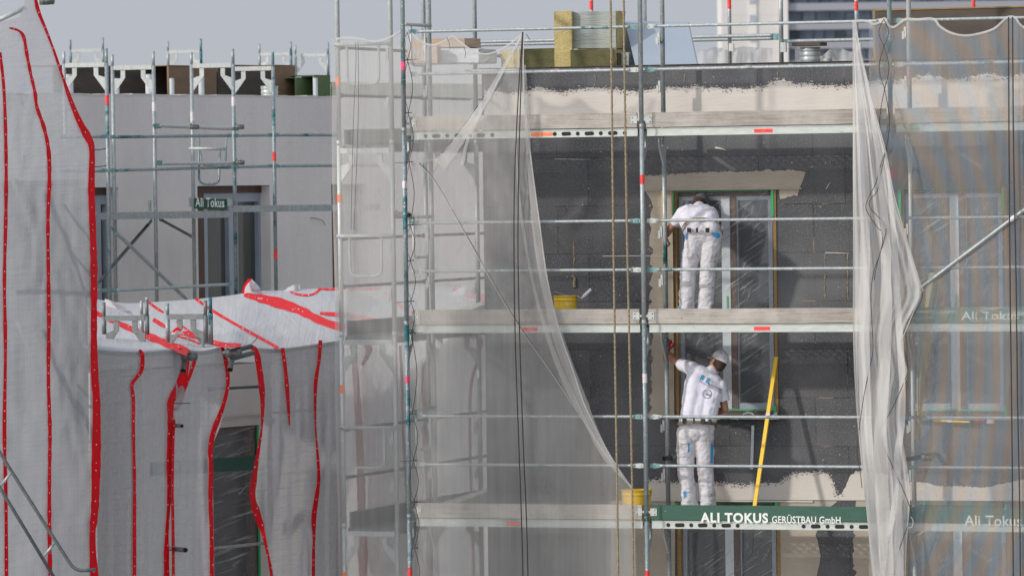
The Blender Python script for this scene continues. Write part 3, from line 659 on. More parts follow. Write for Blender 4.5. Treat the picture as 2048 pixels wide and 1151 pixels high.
# decks (two planks each) and toe boards
def make_deck(x0, x1, z, label, holes=False, group='steel scaffold decks'):
    t = thing('scaffold_deck', (x0, YO, z), label, 'scaffold deck', group)
    for k, (ya, yb) in enumerate(((-1.02,-.70),(-.68,-.36))):
        b = NB()
        n = 5; w_ = (yb-ya)/n
        for s in range(n): bx(b, x0+.04, x1-.04, ya+s*w_, ya+(s+1)*w_-.028 if s < n-1 else yb, z-.004, z)
        x = x0+.04
        while x < x1-.06: bx(b, x, x+.045, ya+.001, yb-.001, z-.006, z-.0045); x += .10
        bx(b, x0+.04, x1-.04, yb-.004, yb-.001, z-.075, z-.007)
        obj('plank', b, 'underside', t)
    b = NB(); bx(b, x0+.05, x1-.05, -1.028, -1.021, z-.078, z+.0); bx(b, x0+.05, x1-.05, -1.04, -1.0285, z-.078, z-.072); bx(b, x0+.05, x1-.05, -1.034, -1.0285, z-.006, z+.002)
    obj('side_channel', b, 'plate', t)
    if holes:
        b = NB(); xx = holes[0]; k = 0
        for xx, ln_ in holes:
            pts = []; rr = .021
            for a in range(12):
                an = a*math.pi/6; pts.append(Vector((xx+(ln_ if math.cos(an)>0 else -ln_)+rr*math.cos(an), -1.0300, z-.042+rr*math.sin(an))))
            poly(b, pts, (0,-.0012,0))
        obj('slot', b, 'hole', t)
    return t
def hl(px_list, Y=-1.03): return [(onY(px, 700, Y).x, l) for px, l in px_list]
lab_lv = {2: 'upper', 0: 'middle', -2: 'lower'}
hs = {(0,2): hl([(857,0),(878,.025),(900,0),(922,.025),(945,0),(967,.025),(990,0),(1115,0),(1138,.03),(1161,0),(1184,.03),(1207,0),(1231,.03),(1255,0)]),
      (1,-2): hl([(1332,0),(1355,.03),(1378,0),(1401,.03),(1424,0),(1448,.03),(1471,0),(1603,0),(1627,.03),(1651,0),(1675,.03),(1699,0),(1723,.03)])}
DZ = {2: -.0, 0: .0, -2: .0}
for i in range(3):
    for z in (2,0,-2):
        make_deck(XB[i], XB[i+1], z, f'long {lab_lv[z]} steel deck of the {bay3[i]}', hs.get((i,z), False))
def toe(x0, x1, z, label, m='board', h=.15, y=-1.022, clip=True):
    t = thing('toe_board', (x0, y, z), label, 'toe board', 'toe boards along the front scaffold')
    b = NB(); n = 14; V = []
    for k in range(n+1):
        x = x0+.05+(x1-x0-.10)*k/n; zz = .003*noise.noise(Vector((x*1.7, z*3, 0)))
        V.append([b.verts.new((x, yy, z+hz+zz)) for yy, hz in ((y-.03,.012),(y,.012),(y,.012+h),(y-.03,.012+h))])
    for k in range(n):
        for a in range(4): b.faces.new((V[k][a], V[k][(a+1)%4], V[k+1][(a+1)%4], V[k+1][a]))
    b.faces.new(V[0]); b.faces.new(V[-1][::-1]); obj('board', b, m, t)
    for s, xx in ((1,x0+.05),(-1,x1-.05)):
        b = NB(); box(b, (xx+.03*s, y-.034, z+.09), (.035,0,0), (0,.003,0), (0,0,.038)); box(b, (xx-.02*s, y-.02, z+.09), (.02,0,0), (0,.012,0), (0,0,.012)); obj('end_clip', b, 'galvpale', t)
    for s, xx in ((1,x0+.05),(-1,x1-.05)):
        for dz in (-.022,.022): b = NB(); tube(b, [(xx+.045*s, y-.038, z+.09+dz), (xx+.045*s, y-.041, z+.09+dz)], .006, 8); obj('bolt', b, 'hole', t)
    return t
toes = {}
for i in range(3):
    for z in (2,0,-2):
        m = 'board'; nm = 'weathered grey wooden'
        if i == 1 and z == -2: m, nm = 'greenboard', 'dark green lettered'
        if i == 2 and z == -2: m, nm = 'greenboard', 'net-covered green lettered'
        if i == 2 and z == 0: m, nm = 'wornboard', 'flaking green lettered'
        toes[i,z] = toe(XB[i], XB[i+1], z, f'{nm} toe board on the {lab_lv[z]} deck of the {bay3[i]}', m)
yt = -1.0535
def btext(t, s, px0, px1, py0, py1, m, bold=.02):
    a = onY(px0, py1, yt); c = onY(px1, py0, yt); b = textmesh(s, c.x-a.x, c.z-a.z, bold); place_text(b, a, (1,0,0), (0,0,1)); return obj('lettering', b, m, t)
btext(toes[1,-2], 'ALI TOKUS', 1401, 1536, 1025, 1044, 'lettering', .05)
btext(toes[1,-2], 'GERÜSTBAU GmbH', 1544, 1681, 1029, 1045, 'lettering', .02)
btext(toes[2,-2], 'Ali Tokus GmbH', 1929, 2130, 1031, 1050, 'lettering', .015)
btext(toes[2,0], 'Ali Tokus GmbH', 1923, 2124, 622, 639, 'wornletter', .02)
# deck stickers
for (i,z,px0,px1,m) in ((0,2,1062,1105,'orange'),(1,2,1508,1545,'redtape'),(0,0,1040,1070,'redtape'),(1,0,1503,1535,'redtape'),(0,-2,1002,1031,'redtape')):
    b = NB(); a = onY(px0,300,-1.04).x; c = onY(px1,300,-1.04).x; bx(b, a, c, -1.0300, -1.0285, z-.062, z-.024)
    t = [o for o in COL.objects if o.name.startswith('scaffold_deck') and o.parent is None and abs(o.location.x-XB[i])<.01 and abs(o.location.z-z)<.01][0]
    obj('sticker', b, m, t)
# diagonal brace right
p, q = onY(1822, 590, -1.10), onY(2120, 366, -1.10)
t = rail(p, q, 'long diagonal galvanised brace crossing the right netted bay', r=.021, name='diagonal_brace', cat='brace', lug='plate')
b = NB(); pa, pb = onY(2020,441,-1.10), onY(2032,432,-1.10); tube(b, [pa,pb], .0225, 12, caps=False); obj('tape_band', b, 'paper', t, True)

# ---------------- return scaffold round the corner
YS = -.78
retn = {-4:'lowest lift', -2:'lift below the middle deck', 0:'lift above the middle deck', 2:'roof lift'}
XA = onY(683, 650, YS).x; XA2 = onY(789, 650, YS).x
for yy, nm in ((YS,'front'),(YS+2.57,'second')):
    for z0 in (-4,-2,0,2):
        st = ()
        if nm == 'front':
            for ry, mm in ((140,'orange'),(374,'orange'),(755,'orange'),(1128,'orange')):
                zz = yz(680, ry, XA, YS)
                if z0-.15 <= zz < z0+1.85: st = ((0, zz-z0-.04, .085, mm),)
        make_frame((XA,yy), (XA2,yy), z0-.12, 2.0, 0 if z0<2 else 1.4, ('galvpale','galvpale') if nm=='front' else ('galv','galv'),
            f'{nm} frame of the return scaffold behind netting, {retn[z0]}', stickers=st)
def uguard(p0, p1, z, label, drop=.42):
    "end guard: top tube with a hanging U loop"
    p0, p1 = Vector((*p0, z)), Vector((*p1, z)); d = (p1-p0).normalized(); L = (p1-p0).length
    t = thing('end_guard', p0, label, 'end guard', 'end guards of the scaffold')
    b = NB(); tube(b, [p0-d*.02, p1+d*.02], .019, 10); obj('top_tube', b, 'galvpale', t, True)
    a, c = p0+d*L*.2, p0+d*L*.8; dn = Vector((0,0,-drop))
    b = NB(); tube(b, bent([a, a+dn, c+dn, c], .09), .014, 10); obj('loop_tube', b, 'galvpale', t, True)
    return t
for z0, nm in ((2,'roof'),(0,'upper'),(-2,'lower')):
    uguard((XA,YS-.04),(XA2,YS-.04), z0+.93, f'U-shaped end guard on the return scaffold at {nm} deck height')
    uguard((XB[0],YO+.05),(XB[0],YI+.02), z0+1.12, f'U-shaped end guard at the left end of the front scaffold at {nm} deck height')
    for hh in (.42,.92):
        for k in range(2):
            y0 = YS+2.57*k
            rail((XA,y0+.03,z0+hh-.02), (XA,y0+2.54,z0+hh-.02), f'{"near" if k==0 else "far"} receding {"knee" if hh<.5 else "hand"} rail on the return scaffold at {nm} deck height', 'darksteel', lug='darksteel')
for z in (2,0,-2):
    for k in range(2):
        y0 = YS+2.57*k
        t = thing('scaffold_deck', (XA,y0,z), f'{"near" if k==0 else "far"} {lab_lv[z]} deck of the return scaffold behind the netting', 'scaffold deck')
        for s in range(2):
            b = NB(); bx(b, XA+.03+s*.29, XA+.30+s*.29, y0+.03, y0+2.54, z-.19, z-.12); obj('plank', b, 'underside', t)
        t = thing('toe_board', (XA,y0,z), f'{"near" if k==0 else "far"} dark toe board of the return scaffold on its {lab_lv[z]} deck', 'toe board')
        b = NB(); bx(b, XA+.04, XA+.07, y0+.05, y0+2.52, z-.115, z+.04); obj('board', b, 'darkboard', t)
    # inner face board seen from the front
    b = NB(); bx(b, XA+.09, XB[0]+.05, YS+.10, YS+.13, z-.11, z+.045)
    if z == 2: obj('toe_board', b, 'darkboard', None, label='dark cross board closing the corner of the return scaffold at roof deck', cat='toe board')
    else: b.free()
# checker-plate planks lying at an angle near the corner
for (pts, nm) in (([(878,632),(975,598),(980,604),(895,637)],'middle'), ([(885,1004),(980,972),(985,979),(902,1010)],'lower')):
    P = [onY(x,y,.75) for x,y in pts]; b = NB(); poly(b, P, (0,.02,-.03))
    t = thing('access_ramp', P[0], f'sloping checker-plate ramp edge beside the dark wall corner at the {nm} deck', 'ramp')
    obj('plank', b, 'plate', t)
    b = NB(); Q = [P[3], P[2], P[2]+Vector((0,0,-.19)), P[3]+Vector((0,0,-.03))]; poly(b, Q, (0,.02,0)); obj('side_panel', b, 'darkboard', t)
# dark coupler stubs
def coupler(px, py, Y=None, d=None, label='', s=1.0, dirn=None, axis=(1,0,0)):
    c = onY(px,py,Y) if d is None else at(px,py,d); a = Vector(axis).normalized()
    t = thing('tube_clamp', c, label, 'tube clamp')
    b = NB(); tube(b, [c+Vector((0,0,-.035*s)), c+Vector((0,0,.035*s))], .042*s, 10); tube(b, [c-a*.03*s, c+a*.09*s], .036*s, 10); obj('clamp_body', b, 'clamp', t, True)
    b = NB(); n = a.cross(Vector((0,0,1))).normalized()
    for k in (-1,1): tube(b, [c+a*.05*s+Vector((0,0,.03*k*s)), c+a*.05*s+n*.06*s+Vector((0,0,.03*k*s))], .007*s, 8); 
    tube(b, [c-a*.05*s+Vector((0,0,.02)), c-a*.02*s+Vector((0,0,.05))], .008*s, 8); obj('clamp_bolt', b, 'darksteel', t, True)
    return t
def stub(p, q, label, r=.0245, m='clamp'):
    p, q = Vector(p), Vector(q); d = (q-p).normalized(); t = thing('tube_stub', p, label, 'tube')
    b = NB(); tube(b, [p,q], r, 14, caps=False); tube(b, [q,p], r*.8, 14, caps=False); obj('tube_wall', b, m, t, True)
    b = NB(); tube(b, [p+d*.015, q-d*.015], r*.8, 12); obj('tube_bore', b, 'hole', t); return t
pp = onY(1340,915,-.32); stub(pp+Vector((-.015,-.16,.0)), pp+Vector((.10,.25,.02)), 'short tube end clamped to the inner post by the lower worker')
coupler(1352,915,Y=-.34,label='swivel clamp on the inner post beside the lower worker\'s thigh')
pp = onY(1826,916,-.32); stub(pp+Vector((-.015,-.16,.0)), pp+Vector((.16,.3,.03)), 'short tube end clamped to the post behind the right netting')
coupler(1850,914,Y=-.3,label='swivel clamp on the post behind the right netting')
pp = onY(823,430,-.95); stub(pp+Vector((0.03,-.16,0)), pp+Vector((-.12,.18,.02)), 'short tube end clamped near the net corner post', m='galvpale')
coupler(798,430,Y=-.8,label='swivel clamp between the two left posts at window height')
# ---------------- far-side scaffold seen above the roof
def lonepost(px, Y, ytop, ybot, label, m='galv', st=None, r=.0245):
    p, q = onY(px+ (3 if ybot>100 else 0), ybot, Y), onY(px, ytop, Y); q.x = p.x
    t = thing('scaffold_post', p, label, 'scaffold post'); b = NB(); tube(b, [p, q], r, 12); obj('pipe', b, m, t, True)
    if st:
        b = NB(); z = onY(px, st[0], Y).z; tube(b, [(p.x,Y,z),(p.x,Y,z+st[1])], r+.001, 12, caps=False); obj('tape_band', b, st[2], t, True)
    b = NB(); z = onY(px, 95, Y).z; box(b, (p.x+.03,Y-.02,z), (.03,0,0),(0,.02,0),(0,0,.05)); obj('rail_keeper', b, 'galvpale', t)
YB = 11.6
lonepost(1181, YB, -60, 130, 'far post rising behind the stacked mineral wool', st=(20,.12,'redtape'))
lonepost(1288, YB+.6, -60, 130, 'far post half hidden beside the blue-grey board')
lonepost(1457, YB, -60, 130, 'far post with red tape in front of the pale tower', st=(18,.12,'redtape'))
lonepost(1560, 1.0, -80, 126, 'tall post at the tower\'s balcony edge')
lonepost(1711, YB, -60, 126, 'far post with red tape at the gathered net top', st=(22,.12,'redtape'))
lonepost(1945, YB, -60, 120, 'far post behind the brown formwork', st=(16,.1,'redtape'))
for (xa,ya,xb,yb,dy,lab) in ((905,85,1560,85,0,'upper far rail behind the mineral wool'),(905,91,1560,91,.7,'lower far rail behind the mineral wool'),(1560,83,2060,92,.1,'far rail running behind the round duct')):
    p, q = onY(xa,ya,YB-.1+dy), onY(xb,yb,YB-.1+dy); q.z = p.z; rail(p, q, lab, 'galv', r=.024, lug='teallug')
# far netting on the back scaffold
def farnet(x0,x1,ytops,yb,label,Y=YB+.15):
    def P(u,v):
        px = x0+(x1-x0)*u; yt_ = interp([(y,x) for x,y in ytops], px); py = yt_+(yb-yt_)*v
        return px, py, onY(px,py,Y+.12*noise.noise(Vector((px*.07,py*.02,2))))
    obj('netting', gridsheet(P, 40, 6), 'farnet', label=label, cat='netting')
farnet(1384,1545,[(1384,112),(1400,104),(1430,93),(1455,100),(1485,93),(1545,97)],135,'pale far netting tied below the back rails, left of the tall post')
farnet(1590,1720,[(1590,97),(1606,97),(1625,112),(1645,112),(1662,96),(1680,95),(1700,104),(1720,100)],135,'pale scalloped far netting behind the round duct')
# ---------------- things on the main roof
def block(name, px0,px1,py0,py1,Y,depth,label,cat,mface,mside=None,group=None,skew=.45,parts=True):
    "box whose left side is turned to the camera by skew metres"
    a = onY(px0,py1,Y); c = onY(px1,py0,Y); W_ = c.x-a.x; H_ = c.z-a.z
    t = thing(name, a, label, cat, group); r = random.Random(int(px0))
    def wobble(bm, amt=.006):
        bmesh.ops.subdivide_edges(bm, edges=bm.edges[:], cuts=3, use_grid_fill=True)
        for v in bm.verts: v.co += Vector((r.uniform(-amt,amt),r.uniform(-amt,amt),r.uniform(-amt,amt)))
        return bm
    sx = -skew
    P = [Vector((a.x,Y,a.z)), Vector((c.x,Y,a.z)), Vector((c.x+sx,Y+depth,a.z)), Vector((a.x+sx,Y+depth,a.z))]
    b = NB(); lo_ = [b.verts.new(p) for p in P]; hi_ = [b.verts.new(p+Vector((0,0,H_))) for p in P]
    for i in range(4):
        j = (i+1)%4; b.faces.new((lo_[i],lo_[j],hi_[j],hi_[i]))
    b.faces.new(lo_[::-1]); b.faces.new(hi_); wobble(b); obj('core', b, mside or mface, t)
    b = NB(); F = [(a.x+.001,Y-.008,a.z+.002),(c.x-.001,Y-.008,a.z+.002),(c.x-.001,Y-.008,c.z-.002),(a.x+.001,Y-.008,c.z-.002)]
    poly(b, F, (0,-.006,0)); wobble(b, .003); obj('facing', b, mface, t); return t
wl = 'mineral wool blocks on the roof'
block('wool_block',1040,1122,96,137,.55,.8,'wide low olive mineral wool block lying left of the tall stack','insulation block','wooldark','wool',wl,skew=.50)
block('wool_block',1110,1144,22,136,.52,.10,'tall narrow yellow mineral wool slab standing on end','insulation block','wool','wool',wl,skew=.02)
block('wool_block',1146,1232,22,98,.60,.3,'tall grey-faced mineral wool block on top of the olive one','insulation block','woolface','wool',wl,skew=.0)
block('wool_block',1142,1228,98,136,.5,.4,'olive mineral wool block under the tall grey-faced one','insulation block','wooldark','wool',wl,skew=.0)
block('wool_block',1229,1242,106,135,.6,.3,'thin olive slab edge right of the stacked blocks','insulation block','wooldark','wooldark',wl,skew=.0)
block('wool_block',1243,1258,105,134,.62,.3,'narrow ribbed grey slab beside the dark foam wedge','insulation block','woolface','woolface',wl,skew=.0)
# leaning blue-grey board with dark foam side
P = [onY(1250,44,1.1), onY(1376,46,1.1), onY(1395,133,.45), onY(1271,133,.45)]
b = NB(); poly(b, P, (0,.03,.01)); obj('leaning_board', b, 'steelblue', label='smooth blue-grey board leaning on the roof behind the middle posts', cat='board')
b = NB(); poly(b, [onY(1233,53,1.25), onY(1249,46,1.25), onY(1268,133,.75), onY(1233,133,.75)], (0,.12,0)); obj('foam_wedge', b, 'epsdark', label='dark speckled foam wedge between the grey block and the leaning board', cat='foam board')
b = NB(); bx(b, onY(1405,120,.9).x, onY(1405,120,.9).x+.02, .9,.93, ZT, ZT+.01); b.free()
def duct(px, py0, py1, rw, Y, label, ribs=3, m='duct', plane=onY, cat='vent'):
    a = plane(px,py1,Y); c = plane(px,py0,Y); r = rw/190*((CC-a).length/55); H_ = c.z-a.z; pts = []; rs = []
    n = ribs*6
    for k in range(n+1):
        t = k/n; pts.append((a.x,a.y,a.z+H_*t)); rs.append(r*(1-.05*(math.sin(t*ribs*2*math.pi)>.2)))
    t = thing('roof_vent', a, label, cat); b = NB(); tube(b, pts, rs, 28); obj('collar', b, m, t, True)
    b = NB(); tube(b, [(a.x,a.y,a.z+H_+.001),(a.x,a.y,a.z+H_+.012)], [r*1.04,r*1.0], 28); obj('rim', b, m, t, True); return t
duct(1621,97,126,19.5,1.0,'round ribbed grey duct collar on the roof left of the gathered net')
duct(1655,119,126,9,1.0,'small low vent beside the round ribbed duct',1)
b = NB(); c = onY(1612,95,1.0); bx(b, c.x-.11, c.x+.20, .85, 1.1, c.z+.001+.012, c.z+.05); obj('wooden_cover', b, 'ply', label='dark scrap board lying on the round ribbed duct', cat='board')
# brown formwork at the right
pf = onY(1751,60,.5); pz = onY(1751,22,.5).z
t = thing('formwork_box', (pf.x,.5,ZT), 'big brown plywood formwork box rising above the right netting', 'formwork')
b = NB(); bx(b, pf.x, pf.x+3.4, .5, .53, ZT+.021, pz+.0); obj('front_panel', b, 'ply', t)
b = NB(); bx(b, pf.x-.03, pf.x-.002, .5, 2.5, ZT+.021, pz+.02); obj('side_panel', b, 'plybrown', t)
b = NB(); bx(b, pf.x, pf.x+3.4, .49, .54, pz+.001, pz+.016); obj('top_edge', b, 'ochre', t)
# boxes and wrapped stack behind the corner net
a = onY(820,128,.9); 
block('cardboard_box',826,930,76,96,.9,.5,'flat brown cardboard box on top of the wrapped stack behind the corner net','cardboard box','card',skew=.0)
block('wrapped_stack',822,958,97,128,.88,.55,'white wrapped stack of panels under the cardboard box','wrapped stack','whitewrap',skew=.0)
block('wrapped_stack',816,875,92,128,.7,.1,'printed tan carton leaning on the wrapped stack','carton','card',skew=.0)
tt = COL.objects['wrapped_stack.001'] if 'wrapped_stack.001' in COL.objects else None
b = NB()
for k in range(7):
    rr = random.Random(k)
    for sgm in range(5):
        a = onY(824+sgm*9,100+k*3.4,.688); bx(b, a.x, a.x+rr.uniform(.02,.045), .684, .6855, a.z, a.z+.008)
obj('print_lines', b, 'whitewrap', tt)
b = NB(); p = onY(958,140,-.08); bx(b, p.x-.15, p.x+.45, -.10, .3, p.z-.012, p.z+.005); obj('edge_flashing', b, 'galvpale', label='thin metal edge flashing at the dark block\'s roof corner', cat='flashing')

# ================================================================== GREY BUILDING
gb = thing('grey_building', onG(300,600,1.0), 'long grey rendered block with brown-framed windows behind the left scaffold', 'building')
gz = onG(300,190,1.0).z
def gp(px, off, z):
    r = rd(px, 400); o = GO-GN*off; t = (o-CC).dot(GN)/r.dot(GN); p = CC+r*t; return Vector((p.x,p.y,z))
GOFF = 1.0
gwins = [(150,237,377),(395,540,371),(663,735,368)]
us = sorted([-250]+[u for g in gwins for u in g[:2]]+[1180])
zt_ = onG(465,371,GOFF).z; zb_ = onG(465,598,GOFF).z-.25
zs = [-9, zb_, zt_, gz]; b = NB()
for i in range(len(us)-1):
    for j in range(3):
        if j == 1 and any(abs(us[i]-g[0])<1 for g in gwins): continue
        b.faces.new([b.verts.new(p) for p in (gp(us[i],GOFF,zs[j]), gp(us[i+1],GOFF,zs[j]), gp(us[i+1],GOFF,zs[j+1]), gp(us[i],GOFF,zs[j+1]))])
for g in gwins:
    for u in g[:2]:
        p = gp(u,GOFF,zb_); q = p-GN*.28; b.faces.new([b.verts.new(v) for v in (p, q, q+Vector((0,0,zt_-zb_)), p+Vector((0,0,zt_-zb_)))])
    p, q = gp(g[0],GOFF,zt_), gp(g[1],GOFF,zt_); b.faces.new([b.verts.new(v) for v in (p, q, q-GN*.28, p-GN*.28)])
p, q = gp(-250,GOFF,-9), gp(1180,GOFF,-9); H = Vector((0,0,gz+9))
for a, c in ((q, q-GN*14),(q-GN*14, p-GN*14),(p-GN*14, p)): b.faces.new([b.verts.new(v) for v in (a, c, c+H, a+H)])
obj('wall', b, 'render', gb)
b = NB(); poly(b, [p+H-Vector((0,0,.05)), q+H-Vector((0,0,.05)), q-GN*14+H-Vector((0,0,.05)), p-GN*14+H-Vector((0,0,.05))]); obj('roof', b, 'membrane', gb)
b = NB()
u = -250
while u < 1180:
    l = random.uniform(8,40); a_, c_ = gp(u,GOFF,gz), gp(min(u+l,1180),GOFF,gz); box(b, (a_+c_)/2-GN*.1+Vector((0,0,random.uniform(-.008,.004))), (c_-a_)/2, GN*.105, (0,0,.012)); u += l
obj('coping', b, 'concrete', gb)
for g in gwins:
    a_, c_ = gp(g[0],GOFF+.14,zb_), gp(g[1],GOFF+.14,zb_); d = GD; Lw = (c_-a_).length; up = Vector((0,0,1)); hh = zt_-zb_
    def gbx(bm, s0, s1, o0, o1, z0, z1): box(bm, a_+d*(s0+s1)/2-GN*(o0+o1)/2+up*(z0+z1)/2, d*(s1-s0)/2, GN*(o1-o0)/2, up*(z1-z0)/2)
    f = NB(); W2 = Lw
    for q_ in ((0,.14,0,.12,0,hh),(W2-.14,W2,0,.12,0,hh),(.14,W2-.14,0,.12,hh-.10,hh)): gbx(f,*q_)
    fo = obj('window', f, 'joist', gb)
    s_ = NB()
    for s0, s1 in ((.14,W2*.5),(W2*.5+.005,W2-.14)):
        for q_ in ((s0,s0+.10,.02,.10,.0,hh-.1),(s1-.10,s1,.02,.10,.0,hh-.1),(s0+.1,s1-.1,.02,.10,hh-.22,hh-.1)): gbx(s_,*q_)
    obj('sash', s_, 'greyframe', fo)
    g_ = NB(); gbx(g_, .2, W2-.2, .09, .095, .0, hh-.15); obj('pane', g_, 'glassg', fo)
# cream patch seen behind the corner net
p = onG(745,200,GOFF-.012); 
# rooftop formwork, vents and green wool
def gblock(px0,px1,py0,off,label,m,name='formwork_box',cat='formwork',depth=.5):
    a_, c_ = gp(px0,off,gz-.04), gp(px1,off,gz-.04); z1 = onG((px0+px1)/2,py0,off).z
    t = thing(name, a_, label, cat); d = (c_-a_)
    n = max(1,int(d.length/1.2)); b = NB()
    for k in range(n):
        s = a_+d*(k/n); e = a_+d*((k+1)/n-.004/n); H_ = Vector((0,0,z1-a_.z+random.uniform(-.008,.008)))
        poly(b, [s, e, e+H_, s+H_], -GN*.03)
    obj('panel', b, m, t); b = NB(); 
    poly(b, [c_-GN*.031, c_-GN*depth, c_-GN*depth+Vector((0,0,z1-a_.z)), c_-GN*.031+Vector((0,0,z1-a_.z))], GD*.03); obj('end_panel', b, 'plybrown' if m.startswith('ply') else m, t)
    b = NB(); poly(b, [a_+Vector((0,0,z1-a_.z+.001)), c_+Vector((0,0,z1-a_.z+.001)), c_-GN*depth+Vector((0,0,z1-a_.z+.001)), a_-GN*depth+Vector((0,0,z1-a_.z+.001))], (0,0,.012)); obj('lid', b, 'plybrown' if m.startswith('ply') else m, t)
    return t
gblock(112,226,133,2.3,'dark stained plywood box at the left end of the grey roof','ply')
gblock(228,338,134,2.5,'dark plywood box behind the second scaffold frame on the grey roof','ply')
gblock(341,437,133,2.1,'brown plywood box in the middle of the grey roof','plybrown')
gblock(439,553,132,2.2,'dark grey plywood box right of the brown one on the grey roof','ply')
gblock(553,594,132,2.2,'brown box end at the right of the plywood row','plybrown')
gblock(596,630,157,2.0,'green wrapped wool bale next to the plywood row','greenwool','wool_bale','insulation bale')
gblock(632,664,152,1.8,'taller green wrapped wool bale beside the pale vent pipe','greenwool','wool_bale','insulation bale')
gblock(668,970,168,2.0,'long green wrapped insulation upstand seen through the corner net','greenwool','wool_bale','insulation bale')
for px,y0,w_,lb in ((141,150,9,'leftmost'),(237,158,5,'second'),(302,150,8,'third'),(347,158,5,'fourth'),(406,155,6,'fifth'),(634,157,5,'green-bale')):
    a_ = gp(px,1.25,gz-.05); z1 = onG(px,y0,1.25).z; t = thing('vent_pipe', a_, f'pale round vent pipe on the grey roof, {lb} from the left' if lb!='green-bale' else 'pale round vent pipe in front of the green wrapped bales', 'vent pipe')
    b = NB(); r = w_/153; tube(b, [a_, (a_.x,a_.y,z1)], r, 20, caps=False); obj('pipe', b, 'pipe', t, True)
    b = NB(); tube(b, [(a_.x,a_.y,z1-.001),(a_.x,a_.y,z1+.008)], r*.98, 20); obj('cap', b, 'pipe', t, True)
a_ = gp(539,1.2,gz); t = duct(539,174,191,17,1.2,'round ribbed vent collar on the grey roof at the dark plywood box',2,plane=onG)

# ---------------- scaffold in front of the grey block
def gframe(p0x, p1x, ytop, ytr, ybot, d, label, m=('galv','tealtube'), gus=True, tm='galvpale', st=()):
    "frame placed broadside at distance d; ytr = transom row"
    a_ = at(p0x, ytr, d); c_ = at(p1x, ytr, d-.15); c_.z = a_.z; zt2_ = at(p0x, ytop, d).z; zb2_ = at(p0x, ybot, d).z
    t = thing('scaffold_frame', (a_.x,a_.y,zb2_), label, 'scaffold frame')
    for p, mm, e in ((a_,m[0],0),(c_,m[1],.03)):
        b = NB(); tube(b, [(p.x,p.y,zb2_),(p.x,p.y,a_.z+.02)], .0245, 12); tube(b, [(p.x,p.y,a_.z+.01),(p.x,p.y,zt2_+e)], .019, 12); obj('post', b, mm, t, True)
    dd = (c_-a_).normalized(); L = (c_-a_).length
    b = NB(); box(b, (a_+c_)/2, dd*(L/2-.02), Vector((-dd.y,dd.x,0))*.02, (0,0,.028)); obj('transom', b, tm, t)
    if gus:
        b = NB(); gusset(b, a_.x,a_.y,a_.z-.03, dd.x,dd.y); obj('gusset_plate', b, tm, t); b = NB(); gusset(b, c_.x,c_.y,a_.z-.03,-dd.x,-dd.y); obj('gusset_plate', b, tm, t)
    for (wh,row,mm) in st:
        p = (a_,c_)[wh]; z = at((p0x,p1x)[wh],row,d).z; b = NB(); tube(b, [(p.x,p.y,z-.06),(p.x,p.y,z+.06)], .0258, 12, caps=False); obj('tape_band', b, mm, t, True)
    return t
DG = 69.0
gframe(128,213,103,131,622,67.6,'leftmost frame of the grey block\'s scaffold, next to the red-edged net', st=((1,200,'redtape'),))
gframe(225,307,109,136,622,68.4,'second frame of the grey block\'s scaffold', ('galv','galv'), st=((1,214,'paper'),))
gframe(383,466,104,132,610,69.6,'third frame of the grey block\'s scaffold, holding the small green name board', st=((1,203,'paper'),(0,233,'paper')))
gframe(466.5,546,110,138,600,70.2,'fourth frame of the grey block\'s scaffold, right of the small name board', ('galv','tealtube'), st=((1,313,'redtape'),(1,508,'redtape')))
gframe(141,206,80,102,133,92,'small far frame standing on the roof, leftmost', ('tealtube','tealtube'))
gframe(336,402,83,104,133,92,'small far frame standing on the roof behind the brown box', ('galv','tealtube'))
gframe(519,582,88,109,133,94,'small far frame standing on the roof behind the dark box', ('galv','tealtube'))
gframe(591,656,90,111,154,94,'small far frame standing on the roof above the green bales', ('galv','tealtube'))
def grail(x0,y0,x1,y1,d0,d1,label,m='darksteel',r=.021,name='guard_rail',cat='guard rail',lug='teallug'):
    return rail(at(x0,y0,d0), at(x1,y1,d1), label, m, r, lug=lug, name=name, cat=cat)
for (x0,y0,x1,y1,d0,d1,l) in ((120,274,215,273,67,67.4,'left'),(220,274,463,271,67.4,69.3,'middle'),(467,271,545,270,69.3,69.9,'right'),(548,270,760,270,69.9,71.5,'rightmost')):
    grail(x0,y0,x1,y1,d0,d1,f'{l} upper rail crossing the grey wall','tealtube')
for (x0,y0,x1,y1,d0,d1,l) in ((120,343,215,341,67,67.4,'left'),(220,341,463,334,67.4,69.3,'middle'),(467,334,545,332,69.3,69.9,'right'),(548,332,760,330,69.9,71.5,'rightmost')):
    grail(x0,y0,x1,y1,d0,d1,f'{l} lower rail crossing the grey wall','tealtube')
grail(222,581,463,568,67.4,69.2,'low rail in front of the grey block above the sheeted roof','galv')
grail(150,584,214,580,67,67.3,'short low rail beside the red net edge above the sheeted roof','galv')
grail(306,251,478,258,68.2,69.2,'upper clamped tube above the square hatch frame','galvpale',.024,'scaffold_tube','tube')
grail(312,327,478,326,68.2,69.2,'lower clamped tube through the square hatch frame','galvpale',.024,'scaffold_tube','tube')
for px,py,l in ((311,252,'upper left'),(476,254,'upper right'),(313,326,'lower left'),(477,325,'lower right'),(386,254,'upper middle')):
    coupler(px,py,d=68.4 if px<400 else 69.1,label=f'{l} clamp of the two short tubes on the grey block\'s scaffold',s=.85)
grail(222,455,377,602,67.8,68.6,'long diagonal brace descending right in front of the grey block','galv',.024,'diagonal_brace','brace')
grail(304,440,190,572,68.6,67.6,'diagonal brace rising right behind the long one','darksteel',.022,'diagonal_brace','brace')
grail(318,437,384,473,68.8,69.8,'short dark strut under the narrow grey deck','darksteel',.018,'diagonal_brace','brace')
